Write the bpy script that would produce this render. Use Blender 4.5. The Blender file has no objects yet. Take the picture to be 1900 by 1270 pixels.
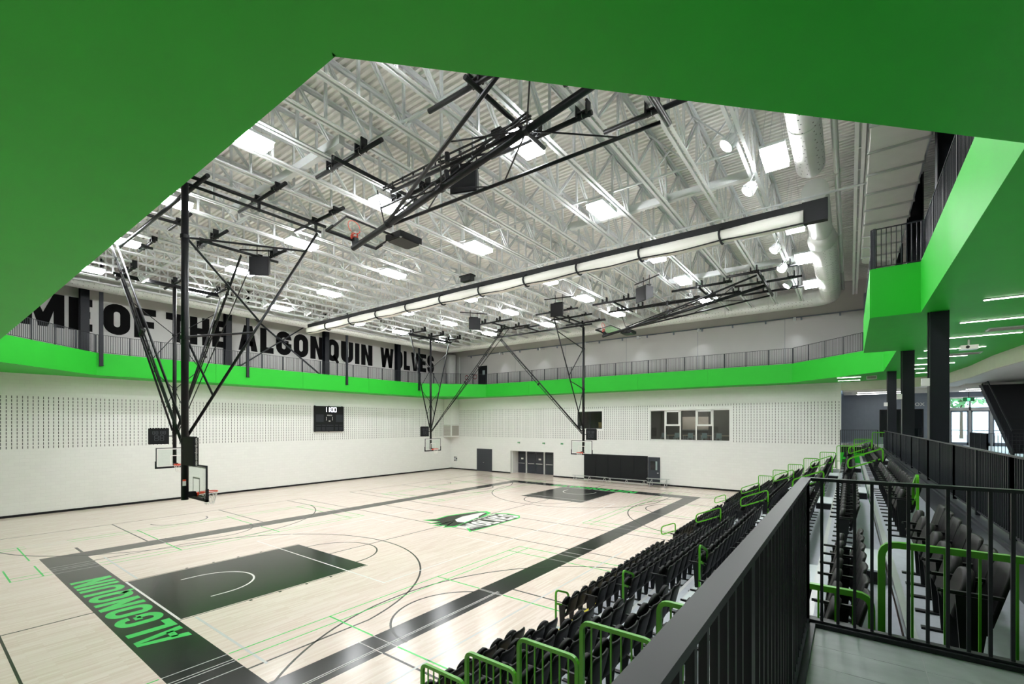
import bpy, math, random
from mathutils import Vector, Matrix
random.seed(7)
S = bpy.context.scene
COL = S.collection

# ------------------------------------------------------------------ camera
CAM = (24.617, -4.356, 5.267); YAW = 0.6226
cd = bpy.data.cameras.new('camera'); cam = bpy.data.objects.new('camera', cd); COL.objects.link(cam)
cam.location = CAM; cam.rotation_euler = (math.pi/2, 0, YAW)
cd.sensor_fit = 'HORIZONTAL'; cd.sensor_width = 36.0; cd.lens = 835.1*36/1900
cd.shift_x = (950-978.2)/1900; cd.shift_y = (787.3-635)/1900
cd.clip_start = 0.05; cd.clip_end = 400
S.camera = cam
# ------------------------------------------------------------------ world and exposure
W = bpy.data.worlds.new('World'); S.world = W; W.use_nodes = True
bg = W.node_tree.nodes['Background']; bg.inputs[0].default_value = (0.75, 0.88, 1.0, 1); bg.inputs[1].default_value = 5.0
vs = S.view_settings
vs.view_transform = 'Standard'; vs.look = 'None'; vs.gamma = 1.0; vs.use_curve_mapping = False
vs.exposure = 0.17
S.cycles.max_bounces = 7; S.cycles.diffuse_bounces = 4; S.cycles.glossy_bounces = 2
S.cycles.use_adaptive_sampling = True; S.cycles.adaptive_threshold = .03
S.cycles.transmission_bounces = 2; S.cycles.transparent_max_bounces = 8
S.cycles.sample_clamp_indirect = 6.0; S.cycles.use_light_tree = False
S.cycles.caustics_reflective = False; S.cycles.caustics_refractive = False
LIGHT_E = 62.0        # luminance of the high-bay panels

# ------------------------------------------------------------------ materials
def srgb(r, g, b):
    f = lambda v: (v/255/12.92) if v/255 <= .04045 else ((v/255+.055)/1.055)**2.4
    return (f(r), f(g), f(b), 1)
MATS = {}
def mat(name, col, rough=.5, metal=0, noise=0, nscale=3.0, bump=0, bscale=80, spec=.5, stretch=None):
    m = bpy.data.materials.new(name); m.use_nodes = True; MATS[name] = m
    nt = m.node_tree; b = nt.nodes['Principled BSDF']
    b.inputs['Base Color'].default_value = col; b.inputs['Roughness'].default_value = rough
    b.inputs['Metallic'].default_value = metal; b.inputs['Specular IOR Level'].default_value = spec
    tc = nt.nodes.new('ShaderNodeTexCoord'); mp = nt.nodes.new('ShaderNodeMapping')
    nt.links.new(tc.outputs['Object'], mp.inputs[0])
    if stretch: mp.inputs['Scale'].default_value = stretch
    n = nt.nodes.new('ShaderNodeTexNoise'); n.inputs['Scale'].default_value = nscale; n.inputs['Detail'].default_value = 5
    nt.links.new(mp.outputs[0], n.inputs['Vector'])
    r = nt.nodes.new('ShaderNodeValToRGB')
    a = noise if noise else .03
    r.color_ramp.elements[0].position = .3; r.color_ramp.elements[1].position = .7
    r.color_ramp.elements[0].color = tuple(c*(1-a) for c in col[:3])+(1,)
    r.color_ramp.elements[1].color = tuple(min(1, c*(1+a)) for c in col[:3])+(1,)
    nt.links.new(n.outputs[0], r.inputs[0]); nt.links.new(r.outputs[0], b.inputs['Base Color'])
    if bump:
        n2 = nt.nodes.new('ShaderNodeTexNoise'); n2.inputs['Scale'].default_value = bscale
        nt.links.new(mp.outputs[0], n2.inputs['Vector'])
        bp = nt.nodes.new('ShaderNodeBump'); bp.inputs['Strength'].default_value = bump; bp.inputs['Distance'].default_value = .01
        nt.links.new(n2.outputs[0], bp.inputs['Height']); nt.links.new(bp.outputs[0], b.inputs['Normal'])
    return m
def emis(name, col, e):
    m = bpy.data.materials.new(name); m.use_nodes = True; MATS[name] = m
    nt = m.node_tree; nt.nodes.remove(nt.nodes['Principled BSDF'])
    em = nt.nodes.new('ShaderNodeEmission'); em.inputs[0].default_value = col; em.inputs[1].default_value = e
    nt.links.new(em.outputs[0], nt.nodes['Material Output'].inputs[0]); return m
def glass(name, tint, rough=.0, alpha=.15):
    m = bpy.data.materials.new(name); m.use_nodes = True; MATS[name] = m
    nt = m.node_tree; nt.nodes.remove(nt.nodes['Principled BSDF'])
    t = nt.nodes.new('ShaderNodeBsdfTransparent'); t.inputs[0].default_value = tint
    g = nt.nodes.new('ShaderNodeBsdfGlossy'); g.inputs['Roughness'].default_value = rough
    fr = nt.nodes.new('ShaderNodeLayerWeight'); fr.inputs[0].default_value = .5     # facing term is the same on both sides of a pane
    pw = nt.nodes.new('ShaderNodeMath'); pw.operation = 'POWER'; pw.inputs[1].default_value = 5
    nt.links.new(fr.outputs['Facing'], pw.inputs[0])
    ad = nt.nodes.new('ShaderNodeMath'); ad.operation = 'MULTIPLY_ADD'; ad.inputs[1].default_value = .6; ad.inputs[2].default_value = alpha; ad.use_clamp = True
    nt.links.new(pw.outputs[0], ad.inputs[0])
    mx = nt.nodes.new('ShaderNodeMixShader'); nt.links.new(ad.outputs[0], mx.inputs[0])
    nt.links.new(t.outputs[0], mx.inputs[1]); nt.links.new(g.outputs[0], mx.inputs[2])
    nt.links.new(mx.outputs[0], nt.nodes['Material Output'].inputs[0]); return m

mat('green', srgb(40, 180, 46), .5, noise=.03, nscale=1.2, spec=.25)
mat('rail_green', srgb(88, 176, 32), .3)
mat('dark_steel', srgb(33, 36, 42), .42, noise=.08, spec=.4)
mat('navy_steel', srgb(17, 21, 29), .45, noise=.08, spec=.35)
mat('black_metal', srgb(16, 17, 20), .42, noise=.06, spec=.3)
mat('black_matte', srgb(15, 15, 17), .65, spec=.3)
mat('seat_black', srgb(9, 9, 10), .5, spec=.22, noise=.1, nscale=20, bump=.15, bscale=300)
mat('mat_black', srgb(22, 24, 26), .6, spec=.3)
mat('white_steel', srgb(226, 229, 230), .5)
mat('deck_white', srgb(245, 243, 238), .55)
mat('white_duct', srgb(228, 230, 226), .4)
mat('upper_wall', srgb(200, 199, 196), .6, noise=.03, nscale=.6)
mat('white_paint', srgb(234, 234, 230), .55)
mat('bulk_white', srgb(226, 224, 212), .6)
mat('grey_wall', srgb(124, 132, 145), .6, noise=.04)
mat('deck_grey', srgb(172, 177, 186), .4, noise=.06, nscale=12, bump=.2, bscale=120)
mat('step_light', srgb(196, 204, 206), .45)
mat('nosing', srgb(196, 198, 198), .35, metal=.5)
mat('yellow', srgb(226, 214, 60), .5)
mat('tile', srgb(156, 164, 164), .45, noise=.16, nscale=3.0, stretch=(1, 2.2, 1))
mat('grout', srgb(176, 180, 180), .8)
mat('letter_black', srgb(10, 10, 11), .8, spec=.15)
mat('slot', srgb(40, 42, 40), .9)
mat('door_dark', srgb(50, 54, 62), .45)
mat('chrome', srgb(205, 208, 210), .2, metal=.9)
mat('aluminium', srgb(206, 208, 208), .35, metal=.6)
mat('orange_rim', srgb(226, 74, 44), .4)
mat('net_white', srgb(238, 236, 232), .8)
mat('curtain_white', srgb(240, 238, 230), .7, noise=.04, nscale=1.5, stretch=(.6, 6, 6), bump=.3, bscale=6)
mat('curtain_black', srgb(32, 33, 36), .8)
mat('red_sign', srgb(150, 40, 45), .6)
mat('sign_green', srgb(30, 130, 70), .5)
mat('room_dark', srgb(112, 108, 104), .8)
mat('board_white', srgb(222, 208, 196), .6)
mat('chair_pale', srgb(150, 166, 166), .5)
mat('table_wood', srgb(206, 184, 156), .5)
mat('grille', srgb(168, 164, 154), .6, noise=.2, nscale=60)
mat('wood_box', srgb(178, 150, 96), .6)
mat('leaf', srgb(120, 168, 110), .7, noise=.3, nscale=4)
mat('bark', srgb(96, 82, 68), .9)
mat('concrete', srgb(170, 168, 160), .8, noise=.1)
mat('paint_black', srgb(20, 22, 21), .19, noise=.12, nscale=.9, bump=.05, bscale=9)
mat('lobby_floor', srgb(206, 209, 214), .3, noise=.05)
mat('paint_green', srgb(66, 205, 96), .25)
mat('paint_white', srgb(240, 238, 234), .25)
mat('paint_grey', srgb(216, 214, 212), .25)
mat('paint_line', srgb(52, 47, 45), .25)
mat('digit_off', srgb(62, 66, 72), .5)
mat('rubber_dark', srgb(60, 64, 70), .7)
emis('led', (.965, .985, 1.0, 1), LIGHT_E)
emis('flood', (1.0, .98, .95, 1), LIGHT_E*1.3)
emis('strip_led', (1, .97, .9, 1), 19)
emis('digit', (.82, .84, 1, 1), 7)
emis('exit_glow', (.15, .8, .4, 1), 1.2)
glass('board_glass', (.95, .98, .965, 1), .02, .035)
glass('window_dark', (.74, .77, .77, 1), .02, .05)
glass('door_glass', (.86, .95, .97, 1), .0, .06)

def wood_floor():
    m = bpy.data.materials.new('maple'); m.use_nodes = True; MATS['maple'] = m
    nt = m.node_tree; b = nt.nodes['Principled BSDF']; L = nt.links
    tc = nt.nodes.new('ShaderNodeTexCoord')
    mp = nt.nodes.new('ShaderNodeMapping'); mp.inputs['Rotation'].default_value = (0, 0, math.pi/2)
    L.new(tc.outputs['Object'], mp.inputs[0])
    br = nt.nodes.new('ShaderNodeTexBrick'); br.inputs['Scale'].default_value = 1.0
    br.inputs['Brick Width'].default_value = .9; br.inputs['Row Height'].default_value = .06
    br.inputs['Mortar Size'].default_value = .0012; br.inputs['Mortar Smooth'].default_value = .6
    br.inputs['Color1'].default_value = srgb(247, 232, 222); br.inputs['Color2'].default_value = srgb(235, 215, 202)
    br.inputs['Mortar'].default_value = srgb(216, 202, 182); br.offset = .37
    L.new(mp.outputs[0], br.inputs['Vector'])
    mp2 = nt.nodes.new('ShaderNodeMapping'); mp2.inputs['Scale'].default_value = (9, .5, 1); L.new(tc.outputs['Object'], mp2.inputs[0])
    n = nt.nodes.new('ShaderNodeTexNoise'); n.inputs['Scale'].default_value = 1.6; n.inputs['Detail'].default_value = 6; L.new(mp2.outputs[0], n.inputs['Vector'])
    rp = nt.nodes.new('ShaderNodeValToRGB'); rp.color_ramp.elements[0].position = .35; rp.color_ramp.elements[1].position = .7
    rp.color_ramp.elements[0].color = (.86, .83, .79, 1); rp.color_ramp.elements[1].color = (1, 1, 1, 1)
    L.new(n.outputs[0], rp.inputs[0])
    mx = nt.nodes.new('ShaderNodeMixRGB'); mx.blend_type = 'MULTIPLY'; mx.inputs[0].default_value = .4
    L.new(br.outputs[0], mx.inputs[1]); L.new(rp.outputs[0], mx.inputs[2]); L.new(mx.outputs[0], b.inputs['Base Color'])
    b.inputs['Roughness'].default_value = .19; b.inputs['Specular IOR Level'].default_value = .5
    n3 = nt.nodes.new('ShaderNodeTexNoise'); n3.inputs['Scale'].default_value = 7; L.new(mp2.outputs[0], n3.inputs['Vector'])
    bp = nt.nodes.new('ShaderNodeBump'); bp.inputs['Strength'].default_value = .04; bp.inputs['Distance'].default_value = .01
    L.new(n3.outputs[0], bp.inputs['Height']); L.new(bp.outputs[0], b.inputs['Normal'])
wood_floor()
def block_wall(name, axis):
    m = bpy.data.materials.new(name); m.use_nodes = True; MATS[name] = m
    nt = m.node_tree; b = nt.nodes['Principled BSDF']; L = nt.links
    tc = nt.nodes.new('ShaderNodeTexCoord'); sp = nt.nodes.new('ShaderNodeSeparateXYZ'); L.new(tc.outputs['Object'], sp.inputs[0])
    cb = nt.nodes.new('ShaderNodeCombineXYZ'); L.new(sp.outputs[axis], cb.inputs[0]); L.new(sp.outputs[2], cb.inputs[1])
    br = nt.nodes.new('ShaderNodeTexBrick'); br.inputs['Scale'].default_value = 1
    br.inputs['Brick Width'].default_value = .41; br.inputs['Row Height'].default_value = .205
    br.inputs['Mortar Size'].default_value = .006; br.inputs['Mortar Smooth'].default_value = .5
    br.inputs['Color1'].default_value = srgb(236, 236, 232); br.inputs['Color2'].default_value = srgb(233, 233, 229)
    br.inputs['Mortar'].default_value = srgb(224, 224, 220)
    L.new(cb.outputs[0], br.inputs['Vector']); L.new(br.outputs[0], b.inputs['Base Color'])
    bp = nt.nodes.new('ShaderNodeBump'); bp.inputs['Strength'].default_value = .25; bp.inputs['Distance'].default_value = .006; bp.invert = True
    L.new(br.outputs['Fac'], bp.inputs['Height']); L.new(bp.outputs[0], b.inputs['Normal'])
    b.inputs['Roughness'].default_value = .5
block_wall('block_y', 1); block_wall('block_x', 0)

# ------------------------------------------------------------------ mesh helpers
class MB:
    def __init__(s): s.v = []; s.f = []
    def add(s, vs, fs):
        k = len(s.v); s.v += [tuple(p) for p in vs]; s.f += [tuple(i+k for i in f) for f in fs]; return s
    def box(s, x0, x1, y0, y1, z0, z1):
        return s.add([(x0,y0,z0),(x1,y0,z0),(x1,y1,z0),(x0,y1,z0),(x0,y0,z1),(x1,y0,z1),(x1,y1,z1),(x0,y1,z1)],
                     [(3,2,1,0),(4,5,6,7),(0,1,5,4),(1,2,6,5),(2,3,7,6),(3,0,4,7)])
    def prism(s, poly, z0, z1):
        n = len(poly)
        a = sum(poly[i][0]*poly[(i+1)%n][1]-poly[(i+1)%n][0]*poly[i][1] for i in range(n))
        if a < 0: poly = poly[::-1]
        return s.add([(x,y,z0) for x,y in poly]+[(x,y,z1) for x,y in poly],
                     [tuple(range(n-1,-1,-1)), tuple(range(n,2*n))]+[(i,(i+1)%n,n+(i+1)%n,n+i) for i in range(n)])
    def tube(s, p, q, r, n=8, r2=None):
        p = Vector(p); q = Vector(q); d = (q-p)
        if d.length < 1e-6: return s
        d.normalize(); u = d.orthogonal().normalized(); w = d.cross(u); r2 = r if r2 is None else r2
        vs = []
        for c, rr in ((p, r), (q, r2)):
            for i in range(n):
                a = 2*math.pi*i/n; vs.append(c+u*(rr*math.cos(a))+w*(rr*math.sin(a)))
        return s.add(vs, [(i,(i+1)%n,n+(i+1)%n,n+i) for i in range(n)]+[tuple(range(n-1,-1,-1)), tuple(range(n,2*n))])
    def bar(s, p, q, w, h, up=(0,0,1)):
        p = Vector(p); q = Vector(q); d = (q-p).normalized(); up = Vector(up)
        a = d.cross(up)
        if a.length < 1e-4: a = d.cross(Vector((1,0,0)))
        a.normalize(); b = a.cross(d).normalized(); a *= w/2; b *= h/2
        vs = [c+x*a+y*b for c in (p, q) for x, y in ((-1,-1),(1,-1),(1,1),(-1,1))]
        return s.add(vs, [(3,2,1,0),(4,5,6,7),(0,1,5,4),(1,2,6,5),(2,3,7,6),(3,0,4,7)])
    def path(s, pts, r, n=8, closed=False):
        m = len(pts); pts = [Vector(p) for p in pts]; rings = []
        prev = None
        for i in range(m):
            if closed: t = (pts[(i+1)%m]-pts[i-1])
            else: t = pts[min(i+1,m-1)]-pts[max(i-1,0)]
            t.normalize()
            if prev is None: u = t.orthogonal().normalized()
            else: u = (prev-t*prev.dot(t)).normalized()
            prev = u; w = t.cross(u)
            rings.append([pts[i]+u*(r*math.cos(2*math.pi*k/n))+w*(r*math.sin(2*math.pi*k/n)) for k in range(n)])
        vs = [v for R in rings for v in R]; fs = []
        for i in range(m if closed else m-1):
            j = (i+1)%m
            for k in range(n): fs.append((i*n+k, i*n+(k+1)%n, j*n+(k+1)%n, j*n+k))
        if not closed: fs += [tuple(range(n-1,-1,-1)), tuple((m-1)*n+k for k in range(n))]
        return s.add(vs, fs)
    def build(s, name, m, parent=None, kind=None, label=None, smooth=False, local=False):
        me = bpy.data.meshes.new(name); me.from_pydata(s.v, [], s.f); me.update()
        me.materials.append(MATS[m] if isinstance(m, str) else m)
        if smooth:
            for p in me.polygons: p.use_smooth = len(p.vertices) == 4
        o = bpy.data.objects.new(name, me); COL.objects.link(o)
        if parent:
            o.parent = parent
            if not local: o.location = -(wpos(parent))
        if kind: o['kind'] = kind
        if label: o['label'] = label
        return o
WP = {}
def wpos(o):
    v = Vector(o.location)
    while o.parent: o = o.parent; v = v+Vector(o.location)
    return v
def thing(name, label, cat, loc=(0,0,0), group=None, kind=None, rotz=0):
    o = bpy.data.objects.new(name, None); COL.objects.link(o); o.location = loc; o.empty_display_size = .2
    o.rotation_euler = (0, 0, rotz)
    tag(o, label, cat, group, kind); return o
def tag(o, label=None, cat=None, group=None, kind=None):
    if label: o['label'] = label
    if cat: o['category'] = cat
    if group: o['group'] = group
    if kind: o['kind'] = kind
    return o
def copy_tree(o, parent=None):
    c = o.copy(); COL.objects.link(c); c.parent = parent
    for ch in list(o.children): copy_tree(ch, c)
    return c

def text_mesh(name, body, size, ext, m, align='LEFT'):
    c = bpy.data.curves.new(name, 'FONT'); c.body = body; c.size = size; c.extrude = ext; c.align_x = align
    o = bpy.data.objects.new(name, c); COL.objects.link(o)
    bpy.context.view_layer.update()
    me = bpy.data.meshes.new_from_object(o.evaluated_get(bpy.context.evaluated_depsgraph_get()))
    bpy.data.objects.remove(o); bpy.data.curves.remove(c)
    me.materials.clear(); me.materials.append(MATS[m])
    o = bpy.data.objects.new(name, me); COL.objects.link(o); return o
# ------------------------------------------------------------------ dimensions
WX = -13.7; WY = 33.62; RIGHT = 40.0; NEAR = -9.0
ZS = 8.15; ZT = 9.48; ZD = 15.1; ZJ = 13.35; ZC = 3.78
FX0, FX1, FY0, FY1, CH = -11.6, 26.14, -2.4, 31.9, 4.8

# ------------------------------------------------------------------ floor
fl = MB().box(WX-.3, RIGHT+.3, NEAR-.3, 44, -.3, 0).build('floor', 'maple'); tag(fl, 'pale maple gymnasium floor with painted court lines', 'floor', kind='structure')
LZ = [0]
def paint(name, polys, m, layer=1, kind=None, label=None):
    b = MB()
    for p in polys: b.prism(p, 0, .0006*layer)
    return b.build(name, m, fl, kind, label)
def rect(x0, x1, y0, y1): return [(x0,y0),(x1,y0),(x1,y1),(x0,y1)]
def strip(pts, w):
    out = []
    for i in range(len(pts)-1):
        a = Vector(pts[i]).to_2d(); b = Vector(pts[i+1]).to_2d(); d = (b-a).normalized(); n = Vector((-d.y, d.x))*(w/2)
        out.append([tuple(a+n), tuple(a-n), tuple(b-n), tuple(b+n)])
    return out
def arc(cx, cy, r, a0, a1, n=48): return [(cx+r*math.cos(a0+(a1-a0)*i/n), cy+r*math.sin(a0+(a1-a0)*i/n)) for i in range(n+1)]
def paint_strip(name, pts, w, m, layer=3): return paint(name, strip(pts, w), m, layer)

# dark border of the main court
for r in (rect(-1, 0, 0, 28), rect(15, 15.9, 0, 28)): paint('sideline_border', [r], 'paint_black', 1)
for r in (rect(-1, 15.9, -1.21, 0), rect(-1, 15.9, 28, 29.2)): paint('baseline_border', [r], 'paint_black', 1)
for y0, y1 in ((0, 5.8), (22.2, 28)): paint('key_area', [rect(5.05, 9.95, y0, y1)], 'paint_black', 1)
paint_strip('key_baseline', [(5.05, .03), (9.95, .03)], .06, 'paint_white'); paint_strip('key_baseline', [(5.05, 27.97), (9.95, 27.97)], .06, 'paint_white')
for sgn, hy, ft in ((1, 1.575, 5.8), (-1, 26.425, 22.2)):
    a3 = math.asin((14.1-7.5)/6.75)
    pts = [(14.1, 0 if sgn > 0 else 28)]+[(7.5+6.75*math.sin(a3-2*a3*i/60), hy+sgn*6.75*math.cos(a3-2*a3*i/60)) for i in range(61)]+[(.9, 0 if sgn > 0 else 28)]
    paint_strip('three_point_line', pts, .06, 'paint_line')
    paint_strip('free_throw_circle', arc(7.5, ft, 1.8, 0, sgn*math.pi), .06, 'paint_line')
    paint_strip('no_charge_arc', [(6.25, hy-sgn*.4)]+arc(7.5, hy, 1.25, math.pi if sgn > 0 else -math.pi, 0)+[(8.75, hy-sgn*.4)], .06, 'paint_white')
    for x in (4.98, 10.02):
        paint_strip('key_edge_line', [(x, 0 if sgn > 0 else 28), (x, ft)], .03, 'paint_line')
        for q in (1.75, 2.6, 3.45, 4.3): paint('lane_mark', [rect(x-.1 if x < 7 else x, x if x < 7 else x+.1, hy-1.575*sgn+sgn*q-.04, hy-1.575*sgn+sgn*q+.04)], 'paint_line', 3)
paint_strip('halfway_line', [(-1.1, 14), (4.6, 14)], .05, 'paint_line'); paint_strip('halfway_line', [(9.5, 14), (16, 14)], .05, 'paint_line')
# cross courts
for cy in (4.57, 23.43):
    for y in (cy-7.5, cy+7.5): paint_strip('cross_court_sideline', [(-6.85, y), (18.4, y)], .05, 'paint_line')
    paint_strip('cross_court_baseline', [(-6.83, cy-7.5), (-6.83, cy+7.5)], .05, 'paint_line')
    for y in (cy-2.45, cy+2.45):
        paint_strip('cross_court_lane_line', [(-6.83, y), (-1.05, y)], .06, 'paint_line')
        paint_strip('cross_court_lane_line', [(15.9, y), (18.6, y)], .06, 'paint_line')
    h = MB()
    paint_strip('cross_court_centre_line', [(7.47, cy-7.5), (7.47, (-1.21 if cy < 14 else 22.2))], .05, 'paint_line')
    paint_strip('cross_court_centre_line', [(7.47, 5.8 if cy < 14 else 29.2), (7.47, cy+7.5)], .05, 'paint_line')
    for hx, sg in ((-5.25, 1), (20.12, -1)):
        al = math.asin(6.6/6.75)
        pts = [(hx+sg*6.75*math.cos(al-2*al*i/60), cy+6.75*math.sin(al-2*al*i/60)) for i in range(61)]
        if sg > 0: pts = [(-6.83, cy+6.6)]+pts+[(-6.83, cy-6.6)]
        paint_strip('cross_court_three_point_line', pts, .06, 'paint_line')
        fx = hx+sg*4.2
        paint_strip('cross_court_free_throw_circle', arc(fx, cy, 1.8, math.pi/2*sg*-1, math.pi/2*sg, 40) if sg > 0 else arc(fx, cy, 1.8, math.pi/2, 3*math.pi/2, 40), .06, 'paint_line')
        if sg > 0: paint_strip('cross_court_no_charge_arc', arc(hx, cy, 1.25, -math.pi/2, math.pi/2, 30), .06, 'paint_line')
# thin pale outlines where court lines cross the dark border
for x in (15.08, 15.2): pass
for y in (2.1, 6.4, 11.6, 12.5): paint_strip('pale_crossing_line', [(15.0, y), (15.9, y)], .025, 'paint_grey', 4)
for x in (.9, 1.25, 13.4, 13.9): paint_strip('pale_crossing_line', [(x, -1.21), (x, 0)], .025, 'paint_grey', 4)
paint_strip('pale_border_line', [(15.62, .2), (15.62, 6.6)], .03, 'paint_grey', 4)
paint_strip('pale_border_line', [(15.68, .2), (15.68, 6.6)], .02, 'paint_grey', 4)
paint_strip('bench_mark', [(-2.17, 0), (-1.02, 0)], .09, 'paint_line'); paint_strip('bench_mark', [(-2.17, 28), (-1.02, 28)], .09, 'paint_line')
# volleyball court (pale) and badminton courts (green)
for p in ([(2.95,5),(12.05,5)], [(12.05,5),(12.05,23)], [(12.05,23),(2.95,23)], [(2.95,23),(2.95,5)], [(2.95,11),(4.8,11)], [(9.5,11),(12.05,11)], [(2.95,17),(12.05,17)]):
    paint_strip('volleyball_line', p, .05, 'paint_white', 4)
paint_strip('volleyball_line', [(.6, .35), (4.9, .35)], .06, 'paint_grey', 4); paint_strip('volleyball_line', [(10.1, .35), (14.2, .35)], .06, 'paint_grey', 4); paint_strip('volleyball_line', [(17.0, -3), (17.0, 13)], .06, 'paint_grey', 4)
for x0 in (-4.13, 13.05):
    for cy in (4.48, 23.5):
        x1 = min(x0+6.1, 18.3)
        for x in (x0, x0+.46, x0+5.62, x0+6.08):
            if x < 18.3:
                for ya, yb_ in ((cy-6.7, -1.25), (.04, cy+6.7)) if cy < 14 else ((cy-6.7, 27.96), (29.25, cy+6.7)):
                    paint_strip('badminton_line', [(x, ya), (x, yb_)], .035, 'paint_green', 4)
                yy0 = -1.21 if cy < 14 else 28
                paint_strip('pale_crossing_line', [(x, yy0), (x, yy0+1.2)], .025, 'paint_grey', 4)
        for d in (-6.7, -5.94, -1.98, 1.98, 5.94, 6.7):
            for xa, xb in (((x0, -1.03), (.03, x1)) if x0 < 0 else ((x0, 14.97), (15.93, x1))):
                paint_strip('badminton_line', [(xa, cy+d), (xb, cy+d)], .045, 'paint_green', 4)
            if 0 < cy+d < 28: paint_strip('pale_crossing_line', [(-1.0 if x0 < 0 else 15, cy+d), (0 if x0 < 0 else 15.9, cy+d)], .02, 'paint_grey', 4)

# ------------------------------------------------------------------ block lettering
def stroke2(pts, t, closed=False):
    pp = [p for i, p in enumerate(pts) if i == 0 or (abs(p[0]-pts[i-1][0])+abs(p[1]-pts[i-1][1])) > 1e-4]
    if closed and abs(pp[0][0]-pp[-1][0])+abs(pp[0][1]-pp[-1][1]) < 1e-4: pp = pp[:-1]
    pts = pp; m = len(pts); P = [Vector(p) for p in pts]; L = []; R = []
    for i in range(m):
        if closed: a = (P[i]-P[i-1]).normalized(); b = (P[(i+1)%m]-P[i]).normalized()
        else:
            a = (P[i]-P[i-1]).normalized() if i else (P[1]-P[0]).normalized(); b = (P[i+1]-P[i]).normalized() if i < m-1 else a
        n = Vector((-a.y-b.y, a.x+b.x)).normalized(); k = t/2/max(.4, n.dot(Vector((-a.y, a.x))))
        L.append(P[i]+n*k); R.append(P[i]-n*k)
    out = []
    for i in range(m if closed else m-1):
        j = (i+1) % m; out.append([tuple(L[i]), tuple(R[i]), tuple(R[j]), tuple(L[j])])
    return out
def rrect(x0, y0, x1, y1, r, n=5):
    out = []
    for cx, cy, a0 in ((x1-r, y0+r, -90), (x1-r, y1-r, 0), (x0+r, y1-r, 90), (x0+r, y0+r, 180)):
        for i in range(n+1):
            a = math.radians(a0+90*i/n); out.append((cx+r*math.cos(a), cy+r*math.sin(a)))
    return out
def glyph(c, w=.6, t=.21):
    h = t/2; r = min(.26, w/2-h)
    q = lambda *p: [list(p)]
    box = lambda a, b, c_, d: [[(a,b),(c_,b),(c_,d),(a,d)]]
    if c == 'I': return box(0,0,t,1), t
    if c == 'L': return box(0,0,t,1)+box(t,0,w*.82,t*.95), w*.82
    if c == 'T': return box((w-t)/2,0,(w+t)/2,1-t*.95)+box(0,1-t*.95,w,1), w
    if c == 'H': return box(0,0,t,1)+box(w-t,0,w,1)+box(t,.5-t*.45,w-t,.5+t*.45), w
    if c == 'E': return box(0,0,t,1)+box(t,0,w*.88,t*.92)+box(t,1-t*.92,w*.88,1)+box(t,.5-t*.42,w*.8,.5+t*.46), w*.88
    if c == 'F': return box(0,0,t,1)+box(t,1-t*.92,w*.88,1)+box(t,.46-t*.42,w*.8,.46+t*.46), w*.88
    if c == 'N': return box(0,0,t,1)+box(w-t,0,w,1)+q((t,1),(t,.52),(w-t,0),(w-t,.48)), w
    if c == 'M':
        W = w*1.48; return box(0,0,t,1)+box(W-t,0,W,1)+q((t,1),(t,.48),(W/2-t*.42,0),(W/2,.42))+q((W-t,1),(W/2,.42),(W/2+t*.42,0),(W-t,.48))+q((W/2-t*.42,0),(W/2+t*.42,0),(W/2,.42)), W
    if c == 'A':
        W = w*1.1; return q((0,0),(t,0),(W/2+t*.05,1),(W/2-t*.62,1))+q((W-t,0),(W,0),(W/2+t*.62,1),(W/2-t*.05,1))+box(W*.25,.2,W*.75,.2+t*.75), W
    if c == 'V':
        W = w*1.08; return q((0,1),(W/2-t*.6,0),(W/2+t*.05,0),(t,1))+q((W,1),(W-t,1),(W/2-t*.05,0),(W/2+t*.6,0)), W
    if c == 'W':
        W = w*1.6; a = W/4; g = []
        for x0, x1 in ((0, a), (2*a, a), (2*a, 3*a), (4*a, 3*a)):
            s_ = h*.98; g += q((x0-s_+ (h if x0 == 0 else -h if x0 == W else 0),1),(x0+s_+(h if x0 == 0 else -h if x0 == W else 0),1),(x1+s_,0),(x1-s_,0))
        return g, W
    if c == 'O': return stroke2(rrect(h,h,w-h,1-h,r), t, True), w
    if c == 'Q': return stroke2(rrect(h,h,w-h,1-h,r), t, True)+q((w*.5,.22),(w*.62,.34),(w*1.02,-.02),(w*.86,-.12)), w*1.02
    if c == 'U':
        p = rrect(h,h,w-h,1-h,r); return stroke2([(h,1)]+p[18:]+p[:6]+[(w-h,1)], t), w
    if c == 'G':
        p = rrect(h,h,w-h,1-h,r); return stroke2([(w-h,.66)]+p[6:]+p[:6]+[(w-h,.5)], t)+box(w*.52,.42,w-h,.42+t*.8), w
    if c == 'S':
        k = .5
        rs = min(r, (.5-h)*.45); up = rrect(h,k,w-h,1-h,rs); lo = rrect(h,h,w-h,k,rs)
        pts = [(w-h,.69)]+up[6:24]+lo[6:12][::-1]+lo[0:6][::-1]+lo[18:24][::-1]+[(h,.31)]
        return stroke2(pts, t), w
    if c == 'R': return box(0,0,t,1)+stroke2([(t,1-h)]+rrect(h,.45+h*.5,w-h,1-h,.16)[6:12][::-1]+rrect(h,.5,w-h,1-h,.16)[0:6][::-1]+[(t,.5)], t)+q((w*.45,.45),(w*.75,.45),(w,0),(w-t*1.1,0)), w
    return box(0,0,t,.2), t
def letter_mesh(polys, fn, depth):
    b = MB()
    for p in polys:
        n = len(p)
        a = sum(p[i][0]*p[(i+1)%n][1]-p[(i+1)%n][0]*p[i][1] for i in range(n))
        if a < 0: p = p[::-1]
        fr = [fn(x, y, depth) for x, y in p]; bk = [fn(x, y, 0) for x, y in p]
        b.add(bk+fr, [tuple(range(n-1,-1,-1)), tuple(range(n,2*n))]+[(i,(i+1)%n,n+(i+1)%n,n+i) for i in range(n)])
    return b
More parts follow.
